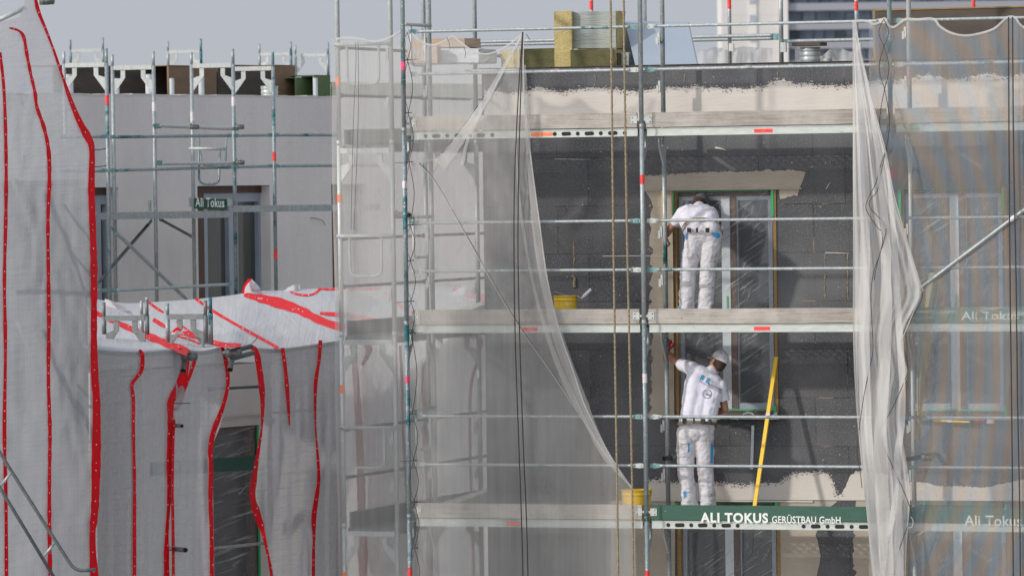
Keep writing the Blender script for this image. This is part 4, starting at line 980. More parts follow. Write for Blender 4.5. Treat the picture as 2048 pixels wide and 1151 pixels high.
# U loop hatch guard
t = thing('end_guard', at(392,300,69.2), 'square tube guard loop hanging at the centre of the grey block\'s scaffold', 'end guard')
b = NB(); tube(b, [at(378,297,69.2), at(452,298,69.2)], .021, 10); obj('top_tube', b, 'galvpale', t, True)
b = NB(); tube(b, bent([at(398,268,69.3), at(398,368,69.3), at(438,368,69.3), at(440,300,69.3)], .09), .015, 10); tube(b, bent([at(400,300,69.5), at(404,330,69.5), at(451,330,69.5), at(453,270,69.5)], .05), .013, 10); obj('loop_tube', b, 'tealtube', t, True)
# decks
def gdeck(x0,y0,x1,y1,d0,d1,h,label,holes=()):
    a_, c_ = at(x0,y0,d0), at(x1,y1,d1); c_.z = c_.z; dd = (c_-a_).normalized(); n = Vector((-dd.y,dd.x,0)); 
    if n.dot(CF) < 0: n = -n
    t = thing('scaffold_deck', a_, label, 'scaffold deck'); L = (c_-a_).length
    b = NB(); box(b, (a_+c_)/2+Vector((0,0,-h/2)), dd*L/2, n*.003, (0,0,h/2)); obj('side_channel', b, 'galv', t)
    b = NB(); box(b, (a_+c_)/2+n*.32+Vector((0,0,-.012)), dd*L/2, n*.31, (0,0,.006)); obj('plank', b, 'galv', t)
    if holes:
        b = NB()
        for px in holes:
            p = at(px, y0+(y1-y0)*(px-x0)/(x1-x0), d0+(d1-d0)*(px-x0)/(x1-x0))+Vector((0,0,-h/2))-n*.0045; poly(b, [p+dd*.035*math.cos(k*math.pi/4)+Vector((0,0,.018*math.sin(k*math.pi/4))) for k in range(8)])
        obj('slot', b, 'hole', t)
    return t
gdeck(196,425,462,421,67.5,69.3,.09,'narrow grey deck in front of the grey block, left of the name board')
gdeck(466,411,760,408,69.3,71.3,.085,'slotted grey deck in front of the grey block, right of the name board',(565,577,590,601,614,626))
# name board
t = thing('name_board', at(388,418,68.9), 'small worn green name board on the grey block\'s scaffold above the brown-framed window', 'sign')
b = NB(); P = [at(388,417,68.9), at(454,419,69.2), at(454,398,69.2), at(388,396,68.9)]; poly(b, P, CF*.02); obj('panel', b, 'greenboard', t)
b2 = textmesh('Ali Tokus', .41, .12, .02); o_ = at(391.5,413.5,68.95)-CF*.06; xd = (at(451,415,69.15)-at(391.5,413.5,68.95)).normalized(); place_text(b2, o_, xd, (0,0,1)); obj('lettering', b2, 'lettering', t)
b = NB(); box(b, at(382,404,68.93), xd*.03, CF*.01, (0,0,.06)); box(b, at(459,404,69.2), xd*.03, CF*.01, (0,0,.05)); obj('bracket', b, 'galvpale', t)
b = NB(); c = at(280,404,71.2); box(b, c, GD*.09, GN*.03, (0,0,.07)); obj('wall_box', b, 'darksteel', label='small grey box on the grey wall above the narrow deck', cat='wall box')
b = NB(); c = at(300,405,68.4); tube(b, [at(299.5,422,68.4), at(299.5,400,68.4)], .022, 10); obj('tube_stub', b, 'galv', label='short upright tube end on the narrow grey deck', cat='tube')

# ================================================================== LEFT: lower wing, sheeted scaffold
def S50(off=0, wr=1):
    def S(px, py): return at(px, py, 52.6 + (px-100)*.0082 - off + wr*(.10*noise.noise(Vector((px*.012, py*.004, 3))) + .04*noise.noise(Vector((px*.05, py*.02, 8))) + .012*noise.noise(Vector((px*.02, py*.11, 1)))))
    return S
S = S50(0)
def wav(pl, lx, rx=0): return pl
edge = crs([(60,-40),(73,-5),(92,60),(112,112),(128,160),(148,215),(176,276),(184,292),(182,380),(185,480),(190,560),(191,650),(189,740),(193,820),(190,900),(190,1000),(188,1080),(196,1200)], 4)
outl = [(-25,1200),(-25,54),(0,46),(38,34),(48,14),(52,-40)] + edge
t = thing('debris_sheeting', at(90,1151,52.6), 'large white debris sheet with red bands at the left edge, rising to a peak', 'debris sheeting')
obj('sheet', polysheet(outl, S, 12), 'sheet', t)
SB = S50(.03)
def eline(pts, w0): return [(x,y,w) for x,y,w in pts]
bands = [([(0,105,7),(8,180,7),(12,300,8),(12,420,8),(9,560,8),(11,700,8),(9,860,8),(12,1000,8),(13,1170,8)],.12),
         ([(19,56,4),(38,62,6),(48,76,7),(54,110,7),(62,150,7),(70,185,7),(74,215,8),(88,255,8),(97,300,9),(99,360,9),(96,440,8),(97,560,8),(98,640,9),(97,760,8),(100,860,8),(99,960,8),(99,1060,9),(101,1170,9)],.14),
         ([(68,-20,6),(76,20,8),(92,60,6),(108,102,6),(124,150,6),(143,205,10),(160,245,13),(176,275,16),(184,300,13),(183,380,15),(186,470,15),(188,540,15),(188,640,14),(188,700,15),(190,760,18),(193,800,17),(193,880,20),(192,940,20),(190,1010,18),(185,1080,14),(190,1170,22)],.05)]
for pl, wb in bands:
    SD = S50(.045); banded(t, pl, wb, SB, SD, 27, 1.3, (0,) if pl[0][2] < 9 else (-.25,.2))
# tube top left + clamp
b = NB(); tube(b, [at(-30,53,52.4), at(52,15,52.4)], .024, 12); obj('scaffold_tube', b, 'galvpale', None, True, label='sloping tube at the top left behind the sheet peak', cat='tube')
coupler(88,2,d=52.5,label='dark clamp at the peak of the left sheet',s=1.1)
# stairs seen through
def ghost(pts, r, label, name='stair_rail', d=50.75, m='darksteel', cat='stair rail'):
    b = NB(); tube(b, bent([at(x,y,52.95+(x-100)*.0082) for x,y in pts], .08), r, 8); obj(name, b, m, None, True, label=label, cat=cat)
ghost([(28,360),(92,520),(160,690),(180,735)], .03, 'dark stair stringer behind the left sheet, upper flight')
ghost([(36,640),(95,790),(160,930)], .03, 'dark stair stringer behind the left sheet, middle flight')
ghost([(62,380),(142,478),(180,478)], .018, 'bent stair handrail behind the left sheet at mid height')
ghost([(70,470),(150,550),(182,548)], .018, 'second bent stair handrail behind the left sheet at mid height')
ghost([(98,745),(148,812),(184,812)], .018, 'bent stair handrail behind the left sheet, lower')
ghost([(100,800),(152,884),(185,882)], .018, 'second bent stair handrail behind the left sheet, lower')
ghost([(170,478),(168,548)], .02, 'short upright of the stair handrail behind the sheet, upper')
ghost([(172,812),(170,884)], .02, 'short upright of the stair handrail behind the sheet, lower')
ghost([(-20,560),(184,556)], .02, 'level tube behind the left sheet', 'scaffold_tube', cat='tube')
# stair rails in front
t = thing('stair_railing', at(60,1100,51.4), 'grey double stair railing slanting down across the bottom left', 'stair railing')
b = NB(); tube(b, bent([at(-30,855,51.4), at(0,905,51.4), at(108,1076,51.4), at(150,1141,51.4), at(191,1138,51.4)], .09), .017, 12); obj('upper_rail', b, 'darksteel', t, True)
b = NB(); tube(b, [at(-30,930,51.4), at(2,978,51.4), at(112,1160,51.4)], .017, 12); obj('lower_rail', b, 'darksteel', t, True)
b = NB(); tube(b, [at(2,970,51.4), at(24,942,51.4)], .013, 10); tube(b, [at(87,1112,51.4), at(110,1084,51.4)], .013, 10); obj('rung', b, 'galv', t, True)

# lower wing wall behind the curtain
def dfr(px): return 55.6 + (px-400)*.0082
QW = at(470,850,58.3)
def onP(px, py, off=0, Q=QW):
    r_ = rd(px,py); return CC + r_*((Q+GN*off-CC).dot(GN)/r_.dot(GN))
wg = thing('low_wing', onP(300,1100), 'low pale wing with a filmed window behind the hanging sheets', 'building')
zt3 = onP(470,728).z; zw = onP(470,852).z
Z = lambda p, z: Vector((p.x,p.y,z))
p0, p1, wa, wb_ = onP(192,900), onP(545,900), onP(425,900), onP(514,900)
b = NB()
for a_, c_, z0, z1 in ((p0,wa,-9,zt3),(wb_,p1,-9,zt3),(wa,wb_,zw,zt3)): b.faces.new([b.verts.new(v) for v in (Z(a_,z0),Z(c_,z0),Z(c_,z1),Z(a_,z1))])
T8 = -GN*.4
for a_, c_ in ((p1,p1+T8),(p1+T8,p0+T8),(p0+T8,p0)): b.faces.new([b.verts.new(v) for v in (Z(a_,-9),Z(c_,-9),Z(c_,zt3),Z(a_,zt3))])
obj('wall', b, 'render', wg)
b = NB(); b.faces.new([b.verts.new(Z(v,zt3-.01)) for v in (p0,p1,p1+T8,p0+T8)]); obj('roof', b, 'membrane', wg)
dd = GD; nn = -GN; Lw = (wb_-wa).dot(GD)
b = NB(); box(b, Z((wa+wb_)/2,(zw-9)/2)+nn*.12, dd*Lw/2, nn*.005, (0,0,(zw+9)/2)); fo = obj('window', b, 'glass', wg)
b = NB(); box(b, Z((wa+wb_)/2,zw-.03)+nn*.06, dd*Lw/2, nn*.03, (0,0,.03)); box(b, Z(wb_,(zw-9)/2)+nn*.06-dd*.06, dd*.045, nn*.03, (0,0,(zw+9)/2-.03)); obj('frame', b, 'joist', fo)
b = NB(); box(b, Z(wb_,(zw-9)/2)-nn*.004+dd*.012, dd*.016, nn*.004, (0,0,(zw+9)/2)); obj('green_tape', b, 'green', fo)
b = NB(); box(b, Z((wa+wb_)/2,zw+.12)-nn*.012, dd*(Lw/2+1.2), nn*.01, (0,0,.012)); box(b, Z((wa+wb_)/2,zw+.03)-nn*.014, dd*(Lw/2+.3), nn*.012, (0,0,.03)); obj('ledge', b, 'concrete', wg)
b = NB(); box(b, Z((wa+wb_)/2,(zw-5)/2)+nn*.02, dd*Lw/2, nn*.001, (0,0,(zw+5)/2)); obj('masking_film', b, 'film', None, label='clear masking film over the window behind the hanging sheets', cat='plastic film')
# added wall behind the big left sheet, shades its lower part
QL = at(100,700,54.2); a_, c_ = onP(-60,700,0,QL), onP(176,700,0,QL); zl = onP(100,360,0,QL).z
lw = thing('left_shade_wall', a_, 'added dark wall behind the big red-banded sheet, shading its lower part', 'building')
b = NB(); V = [Z(a_,-9),Z(c_,-9),Z(c_,zl),Z(a_,zl)]; V2 = [v-GN*.3 for v in V]; vs = [b.verts.new(v) for v in V+V2]
for f_ in ((0,1,2,3),(1,5,6,2),(5,4,7,6),(4,0,3,7)): b.faces.new([vs[k] for k in f_])
obj('wall', b, 'shadewall', lw)
b = NB(); b.faces.new([b.verts.new(v+Vector((0,0,.002))) for v in (V[3],V[2],V2[2],V2[3])]); obj('roof', b, 'membrane', lw)
rail(at(415,778,56.9), at(530,772,57.6), 'thin dark rail above the filmed window between the hanging sheets', 'darksteel', lug='darksteel')
rail(at(405,1098,56.8), at(540,1084,57.6), 'grey rail crossing the filmed window low between the hanging sheets', 'galv')
t = thing('toe_board', at(380,940,57), 'dark green scuffed toe board crossing the filmed window on the left', 'toe board')
b = NB(); P = [at(300,952,56.2), at(520,938,57.6), at(520,910,57.6), at(300,924,56.2)]; poly(b, P, CF*.03); obj('board', b, 'greenboard', t)
b2 = textmesh('Ali Tokus', .28, .07, .01); place_text(b2, at(348,938,56.45)-CF*.03, (P[1]-P[0]).normalized(), (0,0,1)); obj('lettering', b2, 'lettering', t)

# roof sheet: front edge and back edge rows
FE = crs([(150,692),(200,700),(280,704),(360,698),(400,702),(440,694),(470,689),(500,694),(560,697),(680,681),(800,668),(985,655)], 4)
BE = crs([(150,590),(205,600),(260,606),(330,602),(400,597),(470,589),(490,585),(520,582),(575,580),(640,576),(680,575),(780,572),(880,574),(985,580)], 4)
fe = lambda x: interp([(y,xx) for xx,y in FE], x); be = lambda x: interp([(y,xx) for xx,y in BE], x)
def SR(off=0):
    def S(px, py):
        f_, b_ = fe(px), be(px); t = (f_-py)/max(1,(f_-b_)); d0 = dfr(px); d = d0 + (66.3 if px<700 else 70.0)*t - d0*t
        return at(px, py, d-off + (.22*noise.noise(Vector((px*.013+py*.02, py*.05, 5)))+.10*noise.noise(Vector((px*.04-py*.03, py*.12, 9))))*min(1,max(0,t*(1-t)*6)))
    return S
t = thing('sheeted_roof', at(420,700,57), 'white debris sheeting laid as a roof with red bands above the hanging sheets', 'debris sheeting')
S = SR()
def P(u,v):
    px = 150+835*u; f_, b_ = fe(px), be(px); py = b_+(f_-b_)*v; return px, py, S(px,py)
obj('sheet', gridsheet(P, 150, 24), 'roofsheet', t)
SB = SR(.06); SD = SR(.085)
rb = [([(190,624,10),(215,636,10),(250,652,13),(300,673,16),(340,689,17),(376,704,17)],.1),
      ([(296,603,5),(312,615,6),(328,625,5)],0), ([(306,638,9),(322,648,10),(334,655,6)],0),
      ([(352,642,3),(372,657,5),(392,672,8),(420,683,9),(455,689,9)],0), ([(345,667,8),(370,666,12),(400,675,12),(440,688,13),(482,690,8)],.1),
      ([(345,670,4),(375,677,5),(400,687,5)],0),
      ([(391,596,7),(405,607,6),(440,630,7),(500,664,7),(540,686,7),(556,696,8)],0),
      ([(488,589,8),(520,596,18),(560,606,22),(600,620,20),(640,640,18),(690,658,16)],.08),
      ([(560,610,5),(590,620,8),(630,635,6),(690,652,12)],0),
      ([(580,583,3),(595,588,5),(615,590,5),(630,586,5),(640,578,5)],0), ([(636,577,4),(660,578,5),(700,577,5),(760,577,5)],0),
      ([(640,626,6),(690,630,11),(760,640,5)],0),
      ([(770,585,6),(800,610,6),(850,640,6)],0), ([(905,580,10),(950,590,16),(985,600,12)],0)]
for pl, wb in rb:
    banded(t, pl, wb, SB, SD, 18, 1.1, (0,) if pl[0][2] < 10 else (-.2,.2))
# bunched peaks of the sheet
def bunch(cx, cy, pts, d, label, redpts=None, base=8):
    t = thing('sheet_bunch', at(cx,cy,d), label, 'bunched sheeting')
    b = NB(); uvl = b.loops.layers.uv.new('UVMap')
    top = [at(x,y,d-.05+.12*math.sin(i*2.1)) for i,(x,y) in enumerate(pts)]; c = b.verts.new(at(cx,cy,d-.22)); vs = [b.verts.new(p) for p in top]
    for i in range(len(vs)-1): 
        f = b.faces.new((c,vs[i],vs[i+1])); f.smooth = True
        for k,l in enumerate(f.loops): l[uvl].uv = (i*.2+k*.1,k*.2)
    bmesh.ops.subdivide_edges(b, edges=b.edges[:], cuts=3, use_grid_fill=True, smooth=.6)
    for v in b.verts: v.co += CF*.05*noise.noise(v.co*9)
    obj('fold', b, 'roofsheet', t)
    if redpts: obj('red_band', ribbon(redpts, lambda x,y: at(x,y,d-.3), 0), 'red', t)
bunch(505,583,[(484,588),(488,572),(497,558),(503,557),(512,566),(522,578),(524,588)],66.0,'white bunch of sheeting with red hem sticking up at the roof sheet\'s back edge',[(486,587,5),(489,573,5),(497,561,6),(503,559,4)])
bunch(235,618,[(207,610),(210,597),(220,600),(235,607),(250,615),(262,622),(268,632)],62.5,'pinkish white bunch of sheeting at the left of the roof sheet')
bunch(590,580,[(565,584),(575,575),(588,569),(600,568),(600,580),(612,586)],66.2,'small flap of sheeting at the roof sheet\'s back edge below the grey wall')
bunch(930,590,[(895,590),(915,578),(932,570),(942,573),(955,582),(965,592)],66.5,'pale bunch of sheeting seen through the corner net')
bunch(350,668,[(342,668),(347,658),(356,655),(364,660),(368,668)],56.3,'small red-and-white knot of sheeting by the short frames',[(346,664,5),(354,657,7),(362,661,5)])
# small frames poking through
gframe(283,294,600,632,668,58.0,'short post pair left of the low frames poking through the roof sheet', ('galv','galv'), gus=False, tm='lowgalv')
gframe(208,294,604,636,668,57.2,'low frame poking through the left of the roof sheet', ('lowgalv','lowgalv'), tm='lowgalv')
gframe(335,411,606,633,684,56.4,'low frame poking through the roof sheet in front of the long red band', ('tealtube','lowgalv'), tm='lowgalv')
gframe(411.5,421,600,628,688,56.5,'narrow double post at the right of the low frames', ('galv','tealtube'), gus=False)
# edge tube under the sheet, clamps
for (x0,x1,l) in ((196,440,'left'),(520,985,'right')):
    q_ = [(x, fe(x)+3) for x in range(x0, x1, 30)]
    b = NB(); tube(b, [at(x,y+1,dfr(x)+.16) for x,y in q_], .024, 10); obj('scaffold_tube', b, 'galv', None, True, label=f'{l} tube along the front edge under the roof sheet', cat='tube')
b = NB(); tube(b, [at(448,706,55.8), at(502,692,56.2)], .026, 12); obj('scaffold_tube', b, 'darksteel', None, True, label='upper bare tube in the gap between the hanging sheets', cat='tube')
b = NB(); tube(b, [at(463,717,55.8), at(507,705,56.2)], .026, 12); obj('scaffold_tube', b, 'darksteel', None, True, label='lower bare tube in the gap between the hanging sheets', cat='tube')
coupler(372,712,d=55.1,label='dark swivel clamp on the red band left of the sheet gap',s=1.25); stub(at(369,725,55.05), at(366,741,54.95), 'short tube end hanging under the clamp on the red band', r=.03)
coupler(461,706,d=55.8,label='dark swivel clamp at the top of the sheet gap',s=1.25); stub(at(463,722,55.75), at(460,739,55.65), 'short tube end hanging under the clamp at the sheet gap', r=.03)
stub(at(371,1099,54.6), at(340,1096,55.4), 'tube end sticking out through the hanging sheet near the bottom'); stub(at(364,851,54.7), at(345,850,55.4), 'tube end sticking out through the hanging sheet at mid height', r=.018)

# hanging curtains
def SC(off=0, seed=0, amp=1, base=0):
    def S(px, py):
        if base == 9:      # hangs on the outer side of the return scaffold
            r_ = rd(px,py); X_ = XA-.16+off*.25+.012*noise.noise(Vector((px*.03,py*.006,seed)))+.006*noise.noise(Vector((px*.03+py*.03,py*.05,seed))); return CC+r_*((X_-CC.x)/r_.x)
        h = min(1, max(.12,(py-680)/120))
        f_ = .10*noise.noise(Vector((px*.022+py*.012, py*.009, seed+9)))*max(0,1-abs(py-760)/220) + .13*noise.noise(Vector((px*.035+math.sin(py*.006)*.6, py*.0025, seed+.5))) + .05*noise.noise(Vector((px*.09, py*.004, seed+4)))
        return at(px, py, dfr(px)+base-off + amp*h*f_)
    return S
def curtain(L, Rr, ytop, label, seed, cords=(), amp=1, base=0, m='sheethang', nu=70):
    t = thing('hanging_sheet', at((L[0][0]+Rr[0][0])/2, 1151, dfr(L[0][0])), label, 'debris sheeting', 'hanging white sheets with red bands')
    S = SC(0, seed, amp, base)
    L = crs(L, 5); Rr = crs(Rr, 5)
    def P(u,v):
        yb = 1230; x0 = interp(L, 690+(yb-690)*v); x1 = interp(Rr, 690+(yb-690)*v); px = x0+(x1-x0)*u; y0 = ytop(px); py = y0+(yb-y0)*v; return px, py, S(px,py)
    obj('sheet', gridsheet(P, nu, 60), m, t)
    SB = SC(.05, seed, amp, base); SD = SC(.075, seed, amp, base)
    for pl, wb in cords:
        banded(t, pl, wb, SB, SD, 24, 1.25, (0,) if max(q[2] for q in pl) < 12 else (-.22,.2))
    return t
curtain([(180,690),(180,1230)], [(378,700),(366,740),(350,790),(340,830),(338,900),(338,980),(334,1060),(338,1230)], lambda x: fe(x)-1, 'leftmost hanging white sheet below the roof sheet', 1.0, amp=.75, cords=
    [([(279,699,7),(285,712,9),(283,740,9),(272,756,8),(264,770,8),(267,800,7),(267,860,7),(269,960,7),(269,1060,8),(269,1190,8)],.05),
     ([(358,698,10),(370,712,16),(371,730,18),(362,765,20),(343,800,16),(341,818,15),(341,860,13),(338,920,11),(338,1000,9),(334,1060,8),(333,1110,12),(334,1190,12)],.05),
     ([(372,702,12),(388,716,9),(385,735,8),(368,780,7),(350,820,5)],0)])
curtain([(345,700),(352,780),(347,860),(344,980),(344,1230)], [(446,690),(457,712),(460,750),(455,790),(440,850),(424,890),(424,930),(425,1060),(428,1230)], lambda x: fe(x)-1, 'narrow hanging white sheet left of the open gap', 2.0, amp=.7, cords=
    [([(444,694,7),(450,712,9),(455,745,9),(455,775,9),(445,815,10),(428,860,12),(421,895,12),(422,930,10),(421,1000,10),(423,1060,9),(424,1190,10)],.04),
     ([(349,840,5),(346,900,6),(345,980,6),(346,1060,7),(347,1190,7)],0)])
curtain([(498,692),(512,700),(520,740),(526,780),(524,840),(515,900),(506,960),(502,990),(510,1030),(526,1070),(536,1110),(548,1151),(552,1230)], [(712,690),(712,1230)], lambda x: fe(x)-1, 'wide hanging white sheet right of the open gap, with pleats and three red bands', 3.0,
    [([(498,691,8),(512,702,13),(519,740,13),(524,780,13),(525,820,8),(523,860,5),(516,905,8),(508,960,12),(505,990,14),(512,1020,16),(522,1050,14),(528,1072,8),(534,1100,6),(542,1140,7),(545,1190,9)],.06),
     ([(565,695,8),(571,740,9),(576,800,8),(579,850,3)],.03), ([(641,680,8),(638,720,8),(631,770,8),(631,850,4),(636,920,6),(637,965,8),(628,1030,11),(628,1075,6),(627,1110,7),(627,1190,7)],.04)], nu=60, amp=.9)
curtain([(686,690),(690,1230)], [(1000,690),(1000,1230)], lambda x: fe(x)-3, 'hanging sheet painted sun-bright, with faint red bands seen through the corner net', 5.0,
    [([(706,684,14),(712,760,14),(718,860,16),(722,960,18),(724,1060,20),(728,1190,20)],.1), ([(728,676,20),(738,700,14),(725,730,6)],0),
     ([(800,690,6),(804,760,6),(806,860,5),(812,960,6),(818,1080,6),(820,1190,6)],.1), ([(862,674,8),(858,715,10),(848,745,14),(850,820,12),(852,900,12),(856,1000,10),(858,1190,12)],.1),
     ([(905,664,5),(940,672,8),(962,680,9),(955,720,8),(942,770,8),(940,850,7),(942,960,7),(946,1080,7),(948,1190,8)],.04)], nu=70, base=9, m='sunpaintsheet')
# cable ties
b = NB()
for (x0,y0,x1,y1,d) in ((184,300,212,297,53.1),(184,334,214,331,53.1),(348,806,380,805,54.9),(336,842,350,839,54.8),(505,686,516,672,56.2),(425,956,434,994,60)):
    if d == 60: continue
    t_ = NB(); tube(t_, [at(x0,y0,d), at((x0+x1)/2,(y0+y1)/2+1,d), at(x1,y1,d)], .005, 6); obj('cable_tie', t_, 'black', label={300:'upper black cable tie on the big sheet\'s red edge',334:'lower black cable tie on the big sheet\'s red edge',806:'black cable tie by the tube end on the left hanging sheet',842:'short black cable tie on the twisted red band',686:'black cable tie standing up from the roof sheet\'s front edge'}[y0], cat='cable tie')
b.free()
# ================================================================== NETTING ON THE MAIN SCAFFOLD
def SN(Y=-1.088, amp=.02, seed=0):
    def S(px, py): return onY(px, py, Y + amp*noise.noise(Vector((px*.02, py*.004, seed))) + amp*.4*noise.noise(Vector((px*.07, py*.02, seed+3))))
    return S
# corner net: stretched front part, torn down along a diagonal hem
diag = [(836,326),(862,352),(892,400),(940,485),(1000,590),(1040,655),(1100,740),(1150,815),(1200,890),(1240,945),(1266,975)]
t = thing('corner_net', onY(900,1151,-1.09), 'fine white netting round the scaffold\'s left corner, torn open along a diagonal hem', 'netting')
topl = [(823,66),(840,82),(862,90),(880,86),(895,78),(905,72),(918,82),(940,98),(965,108),(990,104),(1020,88),(1046,66)]
pts = [(824,70),(828,330),(832,700),(838,1230)] + [(1276,1230),(1272,1151),(1270,1050)] + diag[::-1]
obj('net_panel', polysheet(pts, SN(), 16), 'net', t)
# upper triangle held to the hand rail
fold = [(1046,66),(1010,128),(975,182),(935,240),(905,280),(874,318),(836,326)]
obj('net_panel', polysheet(topl + fold[1:], SN(-1.092,.02,4), 16), 'net', t)
obj('hem', ribbon([(x,y,4) for x,y in topl], SN(-1.098,.02,4), 0), 'hem', t)
obj('hem', ribbon([(x,y,3.2) for x,y in diag], SN(-1.099), 0), 'hem', t)
b = NB(); S = SN(-1.104); tube(b, [S(x+1.5,y) for x,y in crs(diag,4)], .0045, 6); obj('hem_cord', b, 'greycord', t)
# sail hanging free from the rail
t = thing('hanging_net', onY(1046,66,-1.12), 'loose triangular sail of white netting hanging from the top rail to the lower bucket', 'netting')
Lp = crs([(1043,64),(1012,126),(972,188),(935,243),(905,283),(880,315),(846,324),(868,358),(900,412),(945,492),(1003,592),(1043,656),(1103,742),(1153,818),(1203,893),(1243,949),(1264,976)], 3)
Rp = crs([(1048,64),(1047,130),(1050,200),(1058,280),(1068,360),(1080,450),(1093,545),(1106,610),(1122,670),(1148,745),(1168,805),(1192,855),(1215,900),(1240,940),(1268,980)], 3)
SS = lambda px, py: onY(px, py, -1.13 - .05*noise.noise(Vector((px*.03-py*.012, py*.002, 6))) - .03*noise.noise(Vector((px*.08-py*.03, py*.003, 2))))
pts = Lp + Rp[::-1][1:]
obj('net_panel', polysheet(pts, SS, 12), 'net', t)
SSo = lambda px, py: SS(px,py)-Vector((0,.012,0))
# doubled folds running down the sail
for pl in ([(1046,68,3),(1000,150,10),(950,235,16),(905,300,26),(880,330,30)], [(1046,68,3),(985,185,5),(940,270,7),(925,330,8)], [(1050,130,6),(1060,330,12),(1078,500,16),(1110,650,22),(1160,790,24),(1205,900,16),(1262,972,3)], [(1030,250,3),(1042,420,6),(1075,600,8),(1130,760,12),(1200,890,7),(1262,972,2)], [(1062,420,3),(1085,560,9),(1130,700,12),(1170,810,14),(1225,925,5)]):
    obj('fold', ribbon(pl, SSo, .08), 'gather' if pl[0][0] == 1046 else 'net', t)
obj('hem', ribbon([(x,y,3) for x,y in Rp[::3]], SSo, 0), 'hem', t)
# end net on the return scaffold
t = thing('end_net', onY(740,1151,YS-.09), 'white netting stretched over the front end of the return scaffold at the left', 'netting')
SE_ = SN(YS-.09,.015,9)
endtop = [(672,78),(690,76),(705,76),(722,78),(745,83),(765,80),(785,72),(800,62),(812,58),(824,66)]
Zr = [(836,1230),(824,70)]
obj('net_panel', polysheet(endtop + [(828,330),(832,700),(840,1230),(694,1230),(689,1000),(683,640),(678,350)], SE_, 16), 'net', t)
obj('hem', ribbon([(x,y,5) for x,y in endtop], SN(YS-.10,.015,9), 0), 'hem', t)
# side net of the return scaffold (faces away to the left)
Xs = XA-.06
b = NB(); uvl = b.loops.layers.uv.new('UVMap'); G = []
ztop = onY(683,78,YS).z
for j in range(21):
    G.append([])
    for i in range(25):
        y = YS-.05+5.2*i/24; z = -4.5+(ztop+4.5-.06*math.sin(math.pi*((i*2)%24)/24))*j/20; G[-1].append((b.verts.new((Xs+.03*noise.noise(Vector((y*2,z*.7,1))), y, z)), (y, z)))
for j in range(20):
    for i in range(24):
        q = (G[j][i],G[j][i+1],G[j+1][i+1],G[j+1][i]); f = b.faces.new([a[0] for a in q]); f.smooth = True
        for l,a in zip(f.loops,q): l[uvl].uv = a[1]
obj('side_net', b, 'netthin', label='white netting along the far side of the return scaffold, seen through the corner net', cat='netting')
# cords on the corner net and loops round the corner post
def cord(pts, r, m, label, Y=-1.12, cat='cord', name='cord', world=False, sub=4, group=None):
    q = [onY(x,y,Y) for x,y in crs(pts, sub)]; b = NB(); tube(b, q, r, 7); return obj(name, b, m, None, True, label=label, cat=cat, group=group)
cord([(1045,64),(1036,200),(1029,360),(1028,520),(1031,700),(1038,900),(1043,1040),(1047,1200)], .006, 'black', 'left one of the two black cords hanging from the net peak', Y=-1.22, group='black cords hanging in front of the nets')
cord([(1046,64),(1041,200),(1037,360),(1036,520),(1040,700),(1047,900),(1053,1040),(1057,1200)], .006, 'black', 'right one of the two black cords hanging from the net peak', Y=-1.22, group='black cords hanging in front of the nets')
cord([(2017,34),(2018,300),(2020,560),(2023,800),(2025,1000),(2027,1200)], .007, 'black', 'left one of the two black cords over the right net', Y=-1.18, group='black cords hanging in front of the nets')
cord([(2025,34),(2027,300),(2032,560),(2035,800),(2039,1000),(2041,1200)], .007, 'black', 'right one of the two black cords over the right net', Y=-1.18, group='black cords hanging in front of the nets')
def ropeobj(pts, label):
    q = [onY(x,y,-1.30) for x,y in crs(pts, 60)]; b = NB()
    for ph in (0, 2*math.pi/3, 4*math.pi/3):
        qq = [p + Vector((math.cos(i*.9+ph), math.sin(i*.9+ph), 0))*.0055 for i, p in enumerate(q)]; tube(b, qq, .0068, 6)
    return obj('rope', b, 'rope', None, True, label=label, cat='rope', group='beige hoisting ropes')
ropeobj([(1220,-60),(1222,60),(1226,400),(1230,700),(1234,950),(1237,1200)], 'left beige twisted rope hanging in front of the dark wall')
ropeobj([(1247,-60),(1248,60),(1253,400),(1259,700),(1264,950),(1267,1200)], 'right beige twisted rope hanging in front of the dark wall')
k = 0; ties = [120,226,324,450,521,602,665,827,920,1003,1095]; prev = 64
for i, y in enumerate(ties+[1190]):
    xm = 811+ (y+prev)*.5*.0145+3; w_ = 9 if (y-prev) > 70 else 6
    cord([(813+prev*.0145, prev),(xm+w_, (prev+y)/2),(813+y*.0145, y)], .0035, 'black', f'black cable slack beside the corner post, {["uppermost","second","third","fourth","fifth","sixth","seventh","eighth","ninth","tenth","eleventh","lowest"][i]} loop from the top', Y=-1.14, name='cable_loop', cat='cable loop', group='cable loops tied along the corner post')
    cord([(814+prev*.0145, prev),(xm-10, (prev+y)/2),(814+y*.0145, y)], .003, 'greycord', f'thin grey hem cord left of the corner post, {["uppermost","second","third","fourth","fifth","sixth","seventh","eighth","ninth","tenth","eleventh","lowest"][i]} span from the top', Y=-1.13, name='hem_cord', cat='cord', group='hem cords left of the corner post')
    prev = y
b = NB()
for i, y in enumerate(ties):
    p = onY(814+y*.0145, y, -1.10); bb = NB(); tube(bb, [p+Vector((.030*math.cos(a*math.pi/5), .030*math.sin(a*math.pi/5), .004*math.sin(a))) for a in range(11)], .0035, 6)
    if i % 3 == 0: tube(bb, [p+Vector((.02,-.03,0)), p+Vector((.14,-.05,.004))], .0025, 5)
    if i % 3 == 2: tube(bb, [p+Vector((-.02,-.03,0)), p+Vector((-.14,-.05,-.01))], .0025, 5)
    obj('cable_tie', bb, 'black', None, True, label=f'{["uppermost","second","third","fourth","fifth","sixth","seventh","eighth","ninth","tenth","lowest"][i]} black cable tie from the top around the corner post', cat='cable tie', group='cable ties around the corner post')
b.free()
